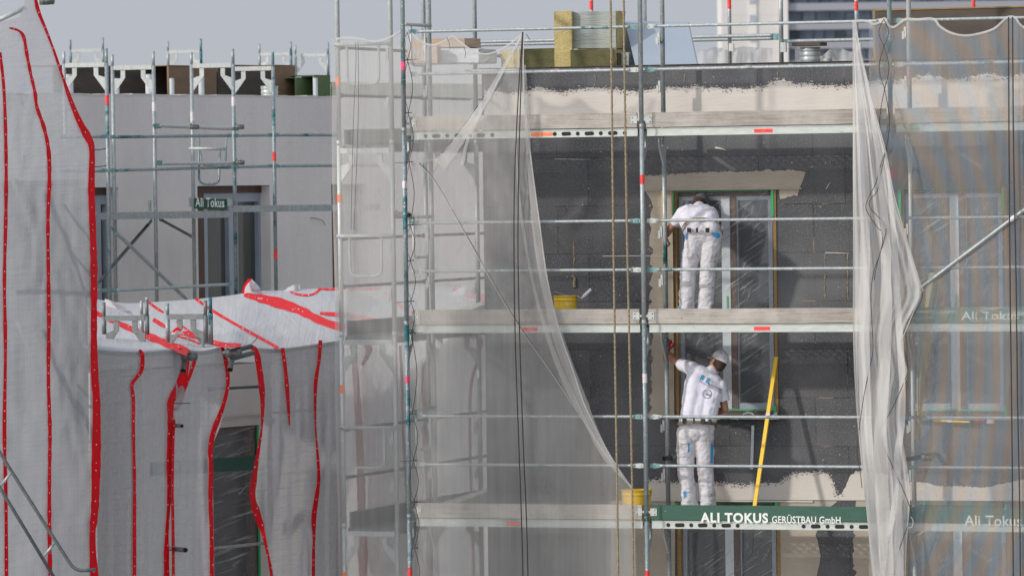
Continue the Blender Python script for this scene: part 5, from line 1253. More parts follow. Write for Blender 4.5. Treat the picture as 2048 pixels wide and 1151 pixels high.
cord([(710,84),(712,120),(707,240),(703,400),(702,460)], .0025, 'greycord', 'left thin cord hanging behind the end net', Y=YS-.14)
cord([(716,84),(717,200),(713,330),(708,460)], .0025, 'greycord', 'right thin cord hanging behind the end net', Y=YS-.14)
cord([(1052,68),(1060,80)], .003, 'black', 'short black tie end sticking out at the net peak', Y=-1.15, cat='cable tie', name='cable_tie')
for k,(x0,y0,x1,y1,l) in enumerate(((893,74,900,98,'left of'),(928,96,930,116,'below'))):
    cord([(x0,y0),((x0+x1)/2+2,(y0+y1)/2),(x1,y1)], .0025, 'black', f'thin black tie dangling {l} the scalloped corner net hem', Y=-1.13, cat='cable tie', name='cable_tie')

# right netting: taut part and gathered curtain
t = thing('right_net', onY(1900,1151,-1.09), 'fine white netting with painted moire stripes covering the right bay', 'netting')
topr = [(1705,43),(1720,40),(1735,42),(1748,47),(1760,43),(1769,36),(1778,50),(1788,53),(1800,45),(1812,37),(1835,38),(1866,37),(1880,52),(1900,64),(1925,70),(1950,68),(1985,58),(2005,42),(2014,34),(2030,34),(2040,48),(2060,58),(2120,66)]
ttop = lambda x: interp([(y,xx) for xx,y in topr], x)
def P(u,v):
    px = 1738+(2125-1738)*u; y0 = ttop(px); py = y0+(1230-y0)*v; return px, py, onY(px,py,-1.088+.02*noise.noise(Vector((px*.02,py*.004,12))))
obj('net_panel', gridsheet(P, 60, 50), 'netmoire', t)
obj('hem', ribbon([(x,y+1,5) for x,y in topr], SN(-1.098,.02,12), 0), 'hem', t)
t = thing('gathered_net', onY(1760,1151,-1.2), 'gathered white net curtain with loose folds beside the open bay', 'netting')
GL = crs([(1705,43),(1706,150),(1707,400),(1707,650),(1711,760),(1718,880),(1728,960),(1736,1050),(1744,1120),(1752,1230)], 3)
GR = crs([(1712,43),(1722,110),(1745,205),(1771,300),(1790,400),(1812,470),(1838,560),(1842,580),(1836,605),(1815,640),(1802,680),(1810,720),(1816,745),(1806,780),(1800,830),(1806,880),(1814,930),(1820,990),(1816,1050),(1812,1120),(1812,1230)], 3)
def SGa(off=0):
    def S(px, py):
        a = interp(GL, py); c = interp(GR, py); u = (px-a)/max(4,c-a); g = min(1, max(.1,(py-60)/250))
        return onY(px, py, -1.20 - off + g*(.05*math.sin(u*17+1.1*math.sin(py*.004)) + .022*math.sin(u*41+py*.004+1.3*math.sin(py*.007)) + .03*noise.noise(Vector((px*.03,py*.008,3)))))
    return S
def P(u,v):
    py = 43+(1230-43)*v; a = interp(GL,py); c = interp(GR,py); px = a+(c-a)*u; return px, py, SGa()(px,py)
obj('net_panel', gridsheet(P, 110, 90), 'gather', t)
SGo = SGa(.12)
for pl in ([(1708,60,4),(1722,200,12),(1730,420,22),(1728,700,26),(1735,900,24),(1745,1040,20),(1760,1200,16)],
           [(1712,60,3),(1745,230,10),(1768,420,18),(1772,640,26),(1760,900,30),(1772,1100,34),(1776,1220,30)],
           [(1772,305,4),(1786,450,12),(1795,600,16),(1805,800,14),(1795,930,18),(1800,1100,16),(1802,1220,12)],
           [(1750,1220,10),(1780,1060,14),(1798,940,6)]):
    obj('fold', ribbon(pl, SGo, .04), 'gather', t)
for pl in ([(1706,60,2.5),(1707,400,2.5),(1708,700,2.5),(1720,890,2.5),(1738,1060,2.5),(1750,1220,2.5)], [(1715,80,2),(1748,215,2),(1773,310,2),(1792,405,2),(1840,565,2),(1842,585,2),(1803,680,2)]):
    obj('hem', ribbon(pl, SGo, 0), 'hem', t)
for pts, l in (([(1770,305),(1760,335),(1752,365),(1735,400),(1733,420),(1755,455),(1765,465),(1762,500),(1747,545),(1742,590),(1744,650),(1746,700),(1738,740),(1728,790),(1718,860),(1714,905),(1720,940),(1724,975)], 'long black cord zigzagging down the gathered net'),
               ([(1771,306),(1763,340),(1755,380),(1738,410),(1770,450),(1768,480),(1756,520),(1748,560)], 'second black cord crossing the top of the gathered net'),
               ([(1842,578),(1843,600),(1815,650),(1803,680),(1812,712),(1816,740),(1806,768),(1785,815),(1760,860),(1760,875),(1782,925),(1800,965),(1815,1000),(1822,1030),(1808,1070),(1798,1100),(1795,1112)], 'black hem cord looping down the right edge of the gathered net'),
               ([(1821,1032),(1826,1040),(1824,1052),(1815,1054),(1818,1045)], 'small white loop of cord at the gathered net edge')):
    cord(pts, .0038, 'black' if 'white' not in l else 'hem', l, Y=-1.33)
k=0
# cord round the post behind the gathered net
for j,(y0,y1) in enumerate(((38,92),(92,178),(178,308))):
    for s,nm in ((-1,'left'),(1,'right')): cord([(1767+.012*y0,y0),(1767+.012*y0+s*10,(y0+y1)/2),(1767+.012*y1,y1)], .0035, 'black', f'{nm} strand of the {["top","middle","lower"][j]} cable loop on the post at the gathered net', Y=-1.13, name='cable_loop', cat='cable loop')
# rolled plastic strip
t = thing('rolled_film', onY(1850,880,-.22), 'yellowish rolled-up plastic sheet hanging beside the right window', 'plastic sheet')
def P(u,v):
    py = 545+335*v; a = interp([(1858,545),(1838,640),(1832,760),(1836,880)],py); c = interp([(1884,545),(1868,640),(1850,760),(1840,880)],py)
    px = a+(c-a)*u; return px, py, onY(px,py,-.22-.06*math.sin(u*math.pi)+.02*math.sin(u*11))
obj('fold', gridsheet(P, 16, 24), netmat('yellowed_film', (.62,.58,.40), .75, 0, grime=.3), t)

# ================================================================== TOWER BLOCK far away
TD = 780.0; TR = Vector((CR.x, CR.y, 0)).normalized(); TN = Vector((-TR.y, TR.x, 0))
def tp(px, py, off=0): 
    p = at(px, py, TD); return p
tw = thing('tower_block', tp(1500,575), 'tall pale concrete tower with blue-grey balcony rows far behind the roof', 'building')
mpp = TD/FPX
def tbx(bm, px0, px1, z0, z1, o0, o1):
    a = tp(px0,100); c = tp(px1,100); o_ = (a+c)/2; o_.z = (z0+z1)/2; L = (c-a).dot(TR)
    box(bm, o_+TN*(o0+o1)/2, TR*L/2, TN*(o1-o0)/2, (0,0,(z1-z0)/2))
zz = lambda y: tp(1600,y).z
b = NB(); tbx(b, 1444, 1572, -9, zz(-420), 0, 16); tbx(b, 1573, 2400, -9, zz(-400), 4, 16); obj('wall', b, 'concrete', tw)
b = NB(); tbx(b, 1563, 1576, -9, zz(-420), -1.2, -.02); obj('corner_pier', b, 'towerlight', tw)
for k in range(-4, 6):
    b = NB(); tbx(b, 1577, 2400, zz(22+k*38), zz(7+k*38), -.5, 1.2); obj('balcony_parapet', b, 'towerband', tw)
rnd = random.Random(3)
for k in range(-2, 3):
    y0, y1 = 22+k*38, 45+k*38; x = 1578
    while x < 2110:
        w_ = rnd.choice((22,26,30,12)); b = NB(); tbx(b, x, x+w_-2, zz(y1-1), zz(y0+.5), 1.6+rnd.uniform(0,1.5), 3.3); obj('balcony_window', b, rnd.choice(('towerglass','towerglass','towerglass','curtain','towerdark')), tw); x += w_
    b = NB(); tbx(b, 1500, 1511, zz(33+k*38+11), zz(33+k*38-4), -.35, -.02); obj('stair_window', b, 'curtain', tw)
b = NB(); tbx(b, 1497, 1514, -9, zz(-420), -.2, -.01)
for k in range(-8,12): tbx(b, 1446, 1571, zz(27+k*38+.6), zz(27+k*38), -.05, -.005)
obj('stair_strip', b, 'towerlight', tw)

# ================================================================== LOOSE THINGS
def bucket(px0, px1, py0, py1, Y, label, handle=True):
    a = onY((px0+px1)/2, py1, Y); c = onY((px0+px1)/2, py0, Y); H_ = c.z-a.z; R1 = (onY(px1,py0,Y).x-onY(px0,py0,Y).x)/2; R0 = R1*.82
    t = thing('bucket', a, label, 'bucket', 'yellow buckets')
    b = NB(); n = 28
    prof = [(R0,0),(R0*1.0,.01),(R1*.93,H_*.8),(R1*.93,H_*.82),(R1*.97,H_*.83),(R1*.97,H_*.88),(R1*.95,H_*.9),(R1*.97,H_*.97),(R1,H_*.975),(R1,H_),(R1*.93,H_),(R0*.93,.02)]
    rings = [[b.verts.new(a+Vector((r*math.cos(2*math.pi*k/n), r*math.sin(2*math.pi*k/n), z))) for k in range(n)] for r, z in prof]
    for i in range(len(prof)-1):
        for k in range(n): b.faces.new((rings[i][k],rings[i][(k+1)%n],rings[i+1][(k+1)%n],rings[i+1][k]))
    b.faces.new(rings[0][::-1]); b.faces.new(rings[-1]); obj('body', b, 'yellow', t, True)
    b = NB(); tube(b, [a+Vector((R1*1.0*math.cos(an), -R1*.25*math.sin(an)-.01, H_*.93+.05*math.sin(an)*(-1 if handle else 1))) for an in [k*math.pi/12 for k in range(13)]], .004, 6); obj('handle', b, 'darksteel', t, True)
    b = NB(); tube(b, [(a.x,a.y,a.z+H_-.03),(a.x,a.y,a.z+H_-.02)], R1*.92, 24); obj('filling', b, 'cream', t)
    return t
bucket(1108,1155,591,650,-.72,'spattered yellow bucket on the middle deck left of the ropes')
bucket(1244,1304,978,1046,-.88,'yellow bucket on the lower deck behind the open bay\'s left post')
t = thing('paint_roller', onY(1160,598,-.75), 'small roller with a worn grey-pink handle sticking out of the upper yellow bucket', 'paint roller')
b = NB(); tube(b, [onY(1163,597,-.75), onY(1170,590,-.75), onY(1182,578,-.75)], [.012,.019,.015], 10); obj('handle', b, 'cap', t, True)
b = NB(); tube(b, bent([onY(1152,597,-.72), onY(1156,590,-.74), onY(1160,597,-.75), onY(1166,594,-.75)], .02), .003, 6); tube(b, [onY(1108,582,-.75), onY(1130,590,-.75), onY(1150,592,-.73)], .0025, 6); obj('wire', b, 'galvpale', t, True)
def level(p, q, wd, th, label, m='yellowmetal', bubble=.5):
    p, q = Vector(p), Vector(q); d = (q-p).normalized(); n = d.cross(Vector((0,1,0))).normalized(); y = d.cross(n)
    t = thing('spirit_level', p if p.z<q.z else q, label, 'spirit level')
    b = NB(); box(b, (p+q)/2, d*(q-p).length/2, n*wd/2, y*th/2); bmesh.ops.bevel(b, geom=b.edges[:], offset=.002, segments=1, affect='EDGES'); obj('beam', b, m, t)
    b = NB(); c = p+(q-p)*bubble; box(b, c, d*.022, n*(wd/2+.001), y*(th/2+.001)); obj('vial', b, 'paper' if bubble else m, t)
    b = NB(); 
    for e in (p,q): box(b, e, d*.01, n*(wd/2+.0015), y*(th/2+.0015))
    obj('end_cap', b, 'darksteel', t); return t
level(onY(1327,379,-.1), onY(1332,640,-.12), .028, .05, 'long yellow spirit level held upright at the window edge by the upper worker', bubble=.6)
level(onY(1553,712,-.12), onY(1505,1042,-.75), .040, .025, 'long yellow straightedge leaning from the lower deck to the wall beside the lower worker', bubble=.36)
pz = Vector((0,0,.012))
level(onY(1866,840,-.09), onY(1941,843,-.09), .02, .03, 'short yellow spirit level lying on the right window\'s sill', bubble=.45)
b = NB(); tube(b, [onY(1951,838,-.08), onY(1970,838,-.08)], [.018,.026], 12); obj('sealant_can', b, 'redtape', label='red can lying on the right window sill', cat='can')
b = NB(); tube(b, [onY(1981,846,-.07), onY(1981,834,-.07)], .042, 20); obj('tape_roll', b, 'paper', label='white tape roll at the right end of the window sill', cat='tape roll')
b = NB(); q = [onY(x,y,-.11) for x,y in [(1485,834),(1487,827),(1495,824),(1505,826),(1509,835)]]; tube(b, q, [.007,.010,.011,.010,.006], 8); tt = obj('plastering_float', b, 'paper', None, True, label='white D-shaped float handle lying on the sill right of the lower worker', cat='float')
b = NB()
rnd = random.Random(8)
for k in range(26):
    p = onY(rnd.uniform(1350,1552), rnd.uniform(834,840), -.07+rnd.uniform(-.03,.05)); q = p+Vector((rnd.uniform(-.12,.12),0,rnd.uniform(0,.02))); n_ = Vector((0,rnd.uniform(.005,.03),rnd.uniform(.004,.02)))
    b.faces.new([b.verts.new(v) for v in (p, q, q+n_, p+n_*1.3)])
obj('crumpled_film', b, 'whitewrap', label='crumpled masking film bunched along the window sill beside the lower worker', cat='plastic film')
b = NB(); box(b, onY(1551,833,-.05), (.04,0,0),(0,.03,0),(0,0,.02)); box(b, onY(1551,828,-.05), (.02,0,.01),(0,.02,0),(0,0,.015)); obj('sill_bracket', b, 'galvpale', label='small metal end bracket at the right end of the window sill', cat='bracket')
b = NB(); n=10; V=[]
for k in range(n+1):
    y = 850+88*k/n; V.append([b.verts.new(onY(1503+dx-k*.25,y,-.025-.006*math.sin(k))) for dx in (0,5.5)])
for k in range(n): b.faces.new((V[k][0],V[k][1],V[k+1][1],V[k+1][0]))
obj('plastic_strip', b, 'pvc', label='narrow pale plastic strip hanging on the dark wall below the sill', cat='strip')
cord([(1506,1062),(1506,1090),(1503,1108),(1492,1120),(1484,1132)], .003, 'greycord', 'thin wire dangling in front of the lowest window', Y=-.3, name='wire', cat='wire')
b = NB(); tube(b, [onG(x,y,.96) for x,y in crs([(622,435),(632,437),(645,441),(650,450)],4)], .005, 6); obj('wire', b, 'greycord', label='thin wire end curling out of the grey wall', cat='wire')
# ================================================================== PEOPLE
def capsule(bm, p, q, r0, r1, n=14, flat=None):
    p, q = Vector(p), Vector(q); d = q-p; L = d.length
    if L < 1e-5: d = Vector((0,0,1)); L = 1e-4
    d = d.normalized(); pts = []; rs = []
    for k in range(5): a = math.pi/2*(1-k/5); pts.append(p-d*r0*math.sin(a)); rs.append(max(.0015, r0*math.cos(a)))
    for k in range(5): t = k/4; pts.append(p+d*L*t); rs.append(r0+(r1-r0)*t)
    for k in range(1,6): a = math.pi/2*k/5; pts.append(q+d*r1*math.sin(a)); rs.append(max(.0015, r1*math.cos(a)))
    tube(bm, pts, rs, n)
def ell(bm, c, r, rot=None):
    m = Matrix.Translation(Vector(c)) @ (rot.to_matrix().to_4x4() if rot else Matrix()) @ Matrix.Diagonal((*r,1))
    bmesh.ops.create_icosphere(bm, subdivisions=3, radius=1, matrix=m)
def remesh(bm, vox, smooth=4):
    bmesh.ops.recalc_face_normals(bm, faces=bm.faces[:])
    me = bpy.data.meshes.new('r'); bm.to_mesh(me); bm.free(); o = bpy.data.objects.new('r', me); COL.objects.link(o)
    m = o.modifiers.new('v', 'REMESH'); m.mode = 'VOXEL'; m.voxel_size = vox; m.use_smooth_shade = True
    if smooth: s = o.modifiers.new('s', 'SMOOTH'); s.iterations = smooth; s.factor = .5
    bpy.context.view_layer.update(); m2 = bpy.data.meshes.new_from_object(o.evaluated_get(bpy.context.evaluated_depsgraph_get()))
    out = NB(); out.from_mesh(m2); bpy.data.objects.remove(o); bpy.data.meshes.remove(m2); return out
def wrinkle(bm, amp, f, seed=0, fn=None):
    bm.normal_update(); 
    for v in bm.verts:
        c = v.co; a = amp*(fn(c) if fn else 1)
        n1 = noise.noise(Vector((c.x*f[0]+seed, c.y*f[1], c.z*f[2]))); n2 = noise.noise(Vector((c.x*f[0]*2.3, c.y*f[1]*2.3+seed, c.z*f[2]*2.1)))
        v.co = c + v.normal*a*((1-abs(n1)*2.4)*.7 + n2*.5)
    return bm
def hand(bm, w_, dirn, palm, side, curl=.5, s=1.0):
    "palm + five fingers; dirn = pointing direction, palm = palm normal (curl direction), side = thumb side"
    w_ = Vector(w_); d = Vector(dirn).normalized(); pn = Vector(palm).normalized(); sd = Vector(side).normalized()
    for k,o_ in enumerate((-.030,-.010,.010,.030)):
        capsule(bm, w_+d*.015*s+sd*o_*.7*s, w_+d*.085*s+sd*o_*s, .014*s, .012*s, 10)
    for k,(o_,l) in enumerate(((-.031,.060),(-.0105,.075),(.0105,.080),(.031,.072))):
        p = w_+d*.088*s+sd*o_*s; a = 0
        for j,fr in enumerate((.42,.33,.25)):
            a += curl*(.75+.12*k); q = p+(d*math.cos(a)+pn*math.sin(a))*l*fr*s; capsule(bm, p, q, (.0092-.0009*j)*s, (.0086-.0009*j)*s, 8); p = q
    p = w_+d*.025*s+sd*.030*s; q = p+(d*.6+sd*.75+pn*.25).normalized()*.036*s; r = q+(d*.85+sd*.2+pn*.45).normalized()*.030*s; e = r+(d*.8+pn*.6).normalized()*.024*s
    capsule(bm, p, q, .013*s, .0105*s, 8); capsule(bm, q, r, .0105*s, .0095*s, 8); capsule(bm, r, e, .0095*s, .008*s, 8)
def person(base, label, J, cap_m, belt_m, headrot, ct=.2, hl=.5):
    t = thing('person', base, label, 'person')
    j = {k: (onY(*v) if not isinstance(v, Vector) else v) for k, v in J.items()}
    hipc = (j['hipl']+j['hipr'])/2; shc = (j['shl']+j['shr'])/2; across = (j['shr']-j['shl']).normalized(); hac = (j['hipr']-j['hipl']).normalized()
    spine = (shc-hipc).normalized(); back = across.cross(spine).normalized()     # away from wall = towards the camera?
    if back.dot(-CF) < 0: back = -back
    # ---- body (skin)
    b = NB()
    for s in 'lr':
        capsule(b, j['hip'+s], j['kn'+s], .070, .052); capsule(b, j['kn'+s], j['an'+s], .050, .036)
        sh, el_, wr = j['sh'+s], j['el'+s], j['wr'+s]
        capsule(b, sh, el_, .047, .038); m_ = el_+(wr-el_)*.35; capsule(b, el_, m_, .037, .038); capsule(b, m_, wr, .038, .025)
        capsule(b, wr, wr+(wr-el_).normalized()*.02, .025, .022)
    capsule(b, hipc+spine*.05, shc-spine*.08, .07, .07)
    for k_ in (-1,1): capsule(b, hipc+hac*k_*.05+spine*.05, shc+across*k_*.06-spine*.08, .065, .065)
    capsule(b, shc-spine*.02, j['neck'], .065, .055); capsule(b, j['neck'], j['head']-(j['head']-j['neck']).normalized()*.05, .056, .054)
    hr = headrot
    ell(b, j['head'], (.074,.094,.110), hr)
    f = hr @ Vector((0,1,0)); u = hr @ Vector((0,0,1)); r_ = hr @ Vector((1,0,0)); H = j['head']
    ell(b, H+f*.05-u*.055, (.050,.048,.052), hr)                         # jaw
    capsule(b, H+f*.092+u*.012, H+f*.112-u*.018, .010, .014, 8)          # nose
    capsule(b, H+f*.085-u*.055-r_*.018, H+f*.085-u*.055+r_*.018, .011, .011, 8)   # lips
    for s in (-1,1):
        ell(b, H+r_*s*.077-f*.004-u*.005, (.010,.020,.032), hr); capsule(b, H+f*.083+r_*s*.018+u*.026, H+f*.078+r_*s*.045+u*.026, .009, .007, 8)
    for s, hd in (('l',J.get('_lh')),('r',J.get('_rh'))): pass
    sl_, sr_ = handspec[0], handspec[1]
    hand(b, j['wrl'], *sl_); hand(b, j['wrr'], *sr_)
    body = obj('body', remesh(b, .0058, 3), 'skin', t, True)
    e = NB()
    for s in (-1,1): ell(e, H+f*.082+r_*s*.032+u*.010, (.012,.010,.009), hr)
    obj('eyes', e, 'pvc', t, True)
    # ---- hair, cap
    b = NB(); ell(b, H-f*.010+u*.006, (.079,.092,.104), hr); ell(b, H-f*.05-u*.045, (.055,.045,.05), hr); 
    if hl > .6: ell(b, H+f*.045-u*.075, (.052,.052,.045), hr)
    obj('hair', remesh(b, .007, 2), 'hair', t, True)
    b = NB(); ell(b, H-f*.006+u*.035, (.084,.101,.095), hr)
    bm2 = remesh(b, .007, 1)
    bmesh.ops.bisect_plane(bm2, geom=bm2.verts[:]+bm2.edges[:]+bm2.faces[:], plane_co=H+f*.03+u*.022, plane_no=-(u-f*ct).normalized(), clear_outer=True)
    o_ = obj('cap', bm2, cap_m, t, True)
    b = NB(); P = [H+f*(.085+.065*math.cos(a))+r_*.075*math.sin(a)+u*(.014-.012*abs(math.sin(a))) for a in [-math.pi/2+k*math.pi/10 for k in range(11)]]
    poly(b, P, u*.005); obj('cap_peak', b, cap_m, t, True)
    # ---- shirt
    b = NB()
    wv = .105
    for k in (-1,1):
        capsule(b, hipc+hac*k*.075+spine*.03+back*.0, shc+across*k*.095-spine*.07, .108, .108)
        capsule(b, hipc+hac*k*.08+spine*.06+back*.005, shc+across*k*.10-spine*.12+back*.02, .10, .112)
    capsule(b, hipc+spine*.03+back*.012, shc-spine*.08+back*.01, .108, .112)
    for k in (-1,1): capsule(b, hipc+hac*k*.10+spine*.08, shc+across*k*.11-spine*.16, .088, .09)
    capsule(b, shc-across*.09+back*.01, shc+across*.09+back*.01, .085, .085)
    ell(b, shc-spine*.12+back*.03, (.17,.11,.15), Matrix((across, back, spine)).transposed().to_quaternion())
    for s in 'lr':
        sh, el_ = j['sh'+s], j['el'+s]; capsule(b, sh, sh+(el_-sh)*.60, .072, .063)
        capsule(b, shc, sh, .085, .070)
    capsule(b, shc, j['neck']+(j['neck']-shc)*.0, .075, .066)
    sb = remesh(b, .010, 6)
    wrinkle(sb, .008, (7,7,9), 3); wrinkle(sb, .003, (20,20,14), 8)
    # cut sleeves & waist clean
    for s in 'lr':
        sh, el_ = j['sh'+s], j['el'+s]; d = (el_-sh).normalized(); co = sh+(el_-sh)*.66
        gv = [v for v in sb.verts if (v.co-co).dot(d) > 0 and (v.co-(co+d*.04)).length < .115]
        bmesh.ops.delete(sb, geom=gv, context='VERTS')
    shirt = obj('shirt', sb, 'shirt', t, True)
    # ---- trousers
    b = NB()
    for s, k in (('l',-1),('r',1)):
        hp, kn, an = j['hip'+s], j['kn'+s], j['an'+s]
        capsule(b, hipc+hac*k*.07+spine*.06, hp, .102, .106); capsule(b, hp, kn, .105, .080); capsule(b, kn, an+(kn-an)*.12, .080, .078)
        ell(b, hp+back*.035-hac*k*.008+Vector((0,0,.03)), (.09,.09,.105))
        capsule(b, hp+(kn-hp)*.45+hac*k*.055, hp+(kn-hp)*.75+hac*k*.035, .050, .048)       # thigh pocket
        capsule(b, an+Vector((0,0,.045)), an+Vector((0,0,.03)), .083, .080)
        capsule(b, an+Vector((0,0,.10)), an+Vector((0,0,.09)), .072, .072)
    capsule(b, hipc+spine*.05+back*.015, hipc+spine*.02+back*.02, .115, .12)
    tb = remesh(b, .009, 4); zk = hipc.z
    wrinkle(tb, .0095, (9,9,13), 5, lambda c: .55+.9*min(1,max(0,(zk-c.z-.25)/.5))); wrinkle(tb, .004, (22,22,34), 9)
    bmesh.ops.bisect_plane(tb, geom=tb.verts[:]+tb.edges[:]+tb.faces[:], plane_co=hipc+spine*.115, plane_no=spine, clear_outer=True)
    tr = obj('trousers', tb, 'trouser', t, True)
    # belt from a ring around the waist
    b = NB(); q = []
    for a in range(25):
        an = a*2*math.pi/24; q.append(hipc+spine*.085+back*.02+hac*math.cos(an)*.212+(hac.cross(spine))*math.sin(an)*.158)
    hh = spine*.017
    lo_ = [b.verts.new(p-hh) for p in q[:-1]]; hi_ = [b.verts.new(p+hh) for p in q[:-1]]
    for a in range(24): b.faces.new((lo_[a],lo_[(a+1)%24],hi_[(a+1)%24],hi_[a]))
    obj('belt', b, belt_m, t, True)
    bv = BVHTree.FromObject(tr, bpy.context.evaluated_depsgraph_get()) if False else None
    def onsurf(o, px, py, lift=.004):
        tree = BVHTree.FromPolygons([o.matrix_world.to_translation()*0+ORG[o]+v.co for v in o.data.vertices], [p.vertices[:] for p in o.data.polygons])
        r = rd(px,py).normalized(); h = tree.ray_cast(CC+r*40, r)
        return None if h[0] is None else h[0]-r*lift
    def patch(o, pts, name, mt, lift=.006, th=.004):
        tree = BVHTree.FromPolygons([ORG[o]+v.co for v in o.data.vertices], [p.vertices[:] for p in o.data.polygons])
        bm = polysheet(pts, lambda x,y: Vector((x,y,0)), 3); ok = {}
        for v in bm.verts:
            r = rd(v.co.x,v.co.y).normalized(); h = tree.ray_cast(CC+r*40, r); ok[v] = h[0]; 
            if h[0] is not None: v.co = h[0]-r*lift
        bmesh.ops.delete(bm, geom=[v for v in bm.verts if ok[v] is None], context='VERTS')
        if not bm.verts: bm.free(); return
        return obj(name, bm, mt, t, True)
    def project_text(o, s, px, py, wpx, hpx, ang, mt, bold=.02, name='lettering', lift=.005):
        tree = BVHTree.FromPolygons([ORG[o]+v.co for v in o.data.vertices], [p.vertices[:] for p in o.data.polygons])
        bm = textmesh(s, wpx, hpx, bold) if isinstance(s, str) else s
        ca, sa = math.cos(ang), math.sin(ang); dead = []
        for v in bm.verts:
            x = px+v.co.x*ca+v.co.y*sa*1; y = py+v.co.x*sa-v.co.y*ca
            r = rd(x,y).normalized(); h = tree.ray_cast(CC+r*40, r)
            if h[0] is None: dead.append(v)
            else: v.co = h[0]-r*lift
        bmesh.ops.delete(bm, geom=dead, context='VERTS')
        if bm.verts: obj(name, bm, mt, t)
        else: bm.free()
    return t, j, shirt, tr, patch, project_text
XV, YV, ZV = Vector((1,0,0)), Vector((0,1,0)), Vector((0,0,1))
from mathutils import Quaternion, Euler
# upper worker: bent towards the wall, left hand on the level
Yd = -.68
J1 = dict(hipl=(1391,473,Yd), hipr=(1424,473,Yd+.03), knl=(1376,545,Yd+.02), knr=(1415,545,Yd+.05), anl=(1373,626,Yd), anr=(1412,626,Yd+.04),
          shl=(1366,427,-.34), shr=(1421,427,-.31), ell=(1341,456,-.26), elr=(1424,462,-.16), wrl=(1331,473,-.20), wrr=(1408,474,-.08),
          neck=(1398,416,-.19), head=(1400,409,-.06))
handspec = [(Vector((-.25,.3,-.9)), Vector((1,0,0)), Vector((0,1,.2)), .9), (Vector((-.9,.2,-.2)), YV, ZV, .5)]
hr1 = Euler((R_(-55), R_(8), R_(-6))).to_quaternion()
w1, j1, shirt1, tr1, patch1, text1 = person(onY(1393,650,Yd), 'worker in grey cap and white clothes bending towards the window, holding the upright yellow level', J1, 'darkcap', 'belt', hr1)
text1(shirt1, 'B B', 1374, 409, 13, 7, .05, 'logoblue', .04); text1(shirt1, 'MALER UND PUTZ', 1375, 412.5, 22, 2, .05, 'logodark', .0)
patch1(tr1, [(1365,506),(1384,504),(1384,511),(1378,515),(1366,514)], 'pocket_flap', 'trouser', .012)
patch1(tr1, [(1360,517),(1364,519),(1364,534),(1360,534)], 'blue_panel', 'bluecloth', .006); patch1(tr1, [(1353,612),(1361,606),(1362,618),(1354,624)], 'blue_panel', 'bluecloth')
patch1(tr1, [(1422,465),(1440,466),(1440,475),(1430,475)], 'blue_cloth', 'bluecloth', .012); patch1(tr1, [(1369,462),(1375,464),(1374,479),(1371,479)], 'blue_cloth', 'bluecloth', .01)
for px, w_ in ((1378,7),(1394,3),(1415,7)):
    b = NB(); p = onY(px, 460, Yd-.135); box(b, p, (w_/380,0,0),(0,.012,0),(0,0,.024)); obj('belt_pouch', b, 'black', w1)
# lower worker: leaning right, left arm stretched to the wall, right forearm on the sill
Yd = -.70
J2 = dict(hipl=(1374,866,Yd), hipr=(1407,866,Yd+.03), knl=(1371,940,Yd), knr=(1411,940,Yd+.05), anl=(1382,1029,Yd-.02), anr=(1417,1027,Yd+.05),
          shl=(1384,737,-.56), shr=(1441,772,-.52), ell=(1349,721,-.42), elr=(1450,818,-.50), wrl=(1333,702,-.22), wrr=(1432,824,-.30),
          neck=(1425,742,-.50), head=(1437,723,-.47))
handspec = [(Vector((-.1,.35,.9)), YV, Vector((1,0,0)), .9), (Vector((-.8,.6,.0)), -ZV, XV*.3+YV, .35)]
hr2 = Euler((R_(10), R_(24), R_(62))).to_quaternion()
w2, j2, shirt2, tr2, patch2, text2 = person(onY(1393,1043,Yd), 'worker in white cap leaning at the window sill, red-gloved left arm stretched up', J2, 'cap', 'olivebelt', hr2, ct=.75, hl=.7)
b = NB(); hand(b, j2['wrl'], Vector((-.1,.35,.9)), YV, Vector((1,0,0)), .9, 1.16); capsule(b, j2['wrl']-Vector((0,.0,.01)), j2['wrl']+Vector((0,.01,.02)), .034, .034); obj('red_glove', remesh(b, .006, 2), 'glove', w2, True)
b = NB(); tube(b, [onY(1329,722,-.20), onY(1329,700,-.20)], [.012,.015], 10); obj('trowel_handle', b, 'wood', None, True, label='wooden trowel handle under the red glove of the lower worker', cat='trowel')
ang = .47
text2(shirt2, 'B B', 1399, 758, 20, 11, ang, 'logoblue', .05)
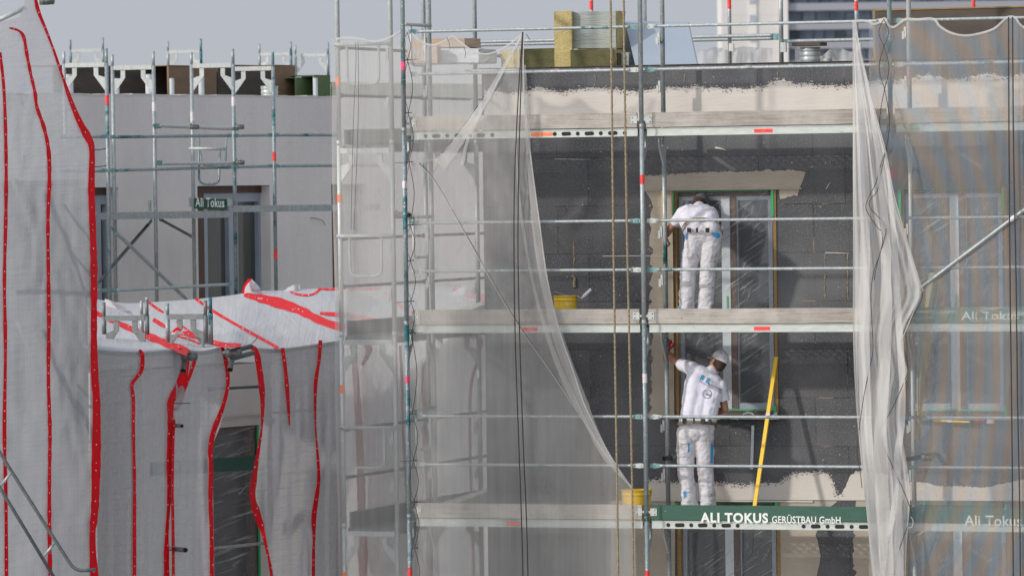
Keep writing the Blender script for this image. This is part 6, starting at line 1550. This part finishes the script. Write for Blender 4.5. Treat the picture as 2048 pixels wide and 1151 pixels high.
text2(shirt2, 'Maurer und Putz GmbH', 1415, 768, 31, 4.6, ang, 'logodark', .01); text2(shirt2, 'MALER UND MAURERMEISTER PUTZ GMBH', 1398, 762.5, 50, 2.6, ang+.03, 'logodark', 0)
bm = NB()
for k in range(14):
    if k in (3,4): continue
    a = k*2*math.pi/14; 
    for s in (0,.18): 
        c = Vector((11+8.5*math.cos(a+s), 11+8.5*math.sin(a+s), 0)); tx = Vector((-math.sin(a+.4*s),math.cos(a),0))
        bm.faces.new([bm.verts.new(c+tx*x+Vector((math.cos(a),math.sin(a),0))*y) for x,y in ((-1.3,0),(0,.8),(1.5,0),(0,-.8))])
text2(shirt2, bm, 1401, 795, 0, 0, .25, 'logodark', name='emblem')
text2(shirt2, '2002', 1411, 789, 11, 4, .3, 'logodark', .03)
patch2(tr2, [(1356,878),(1380,874),(1383,884),(1360,888)], 'pocket_flap', 'trouser', .012); patch2(tr2, [(1357,906),(1381,904),(1381,912),(1358,912)], 'pocket_flap', 'trouser', .012)
patch2(tr2, [(1376,877),(1379,877),(1379,903),(1376,903)], 'blue_panel', 'bluecloth'); patch2(tr2, [(1366,982),(1371,980),(1372,992),(1368,996)], 'blue_panel', 'bluecloth'); patch2(tr2, [(1422,885),(1427,885),(1426,925),(1421,925)], 'blue_panel', 'bluecloth')
patch2(tr2, [(1356,842),(1364,841),(1364,850),(1357,851)], 'blue_cloth', 'bluecloth', .012)
for px, w_ in ((1369,8),(1388,3),(1406,8),(1420,5)):
    b = NB(); p = onY(px, 840+(px-1369)*.05, Yd-.125); box(b, p, (w_/380,0,0),(0,.012,0),(0,0,.027)); obj('belt_pouch', b, 'black', w2)
def shoes(j, t, who):
    for s in 'lr':
        b = NB(); a = j['an'+s]; fz = -2 if who == 2 else 0
        capsule(b, Vector((a.x,a.y-.03,fz+.05)), Vector((a.x-.01,a.y+.14,fz+.04)), .046, .036); capsule(b, Vector((a.x,a.y,fz+.05)), Vector((a.x,a.y,fz+.09)), .045, .05)
        bm3 = remesh(b, .008, 2)
        for v in bm3.verts: v.co.z = max(v.co.z, fz+.002)
        obj('shoe', bm3, 'shoe', t, True)
shoes(j1, w1, 1); shoes(j2, w2, 2)
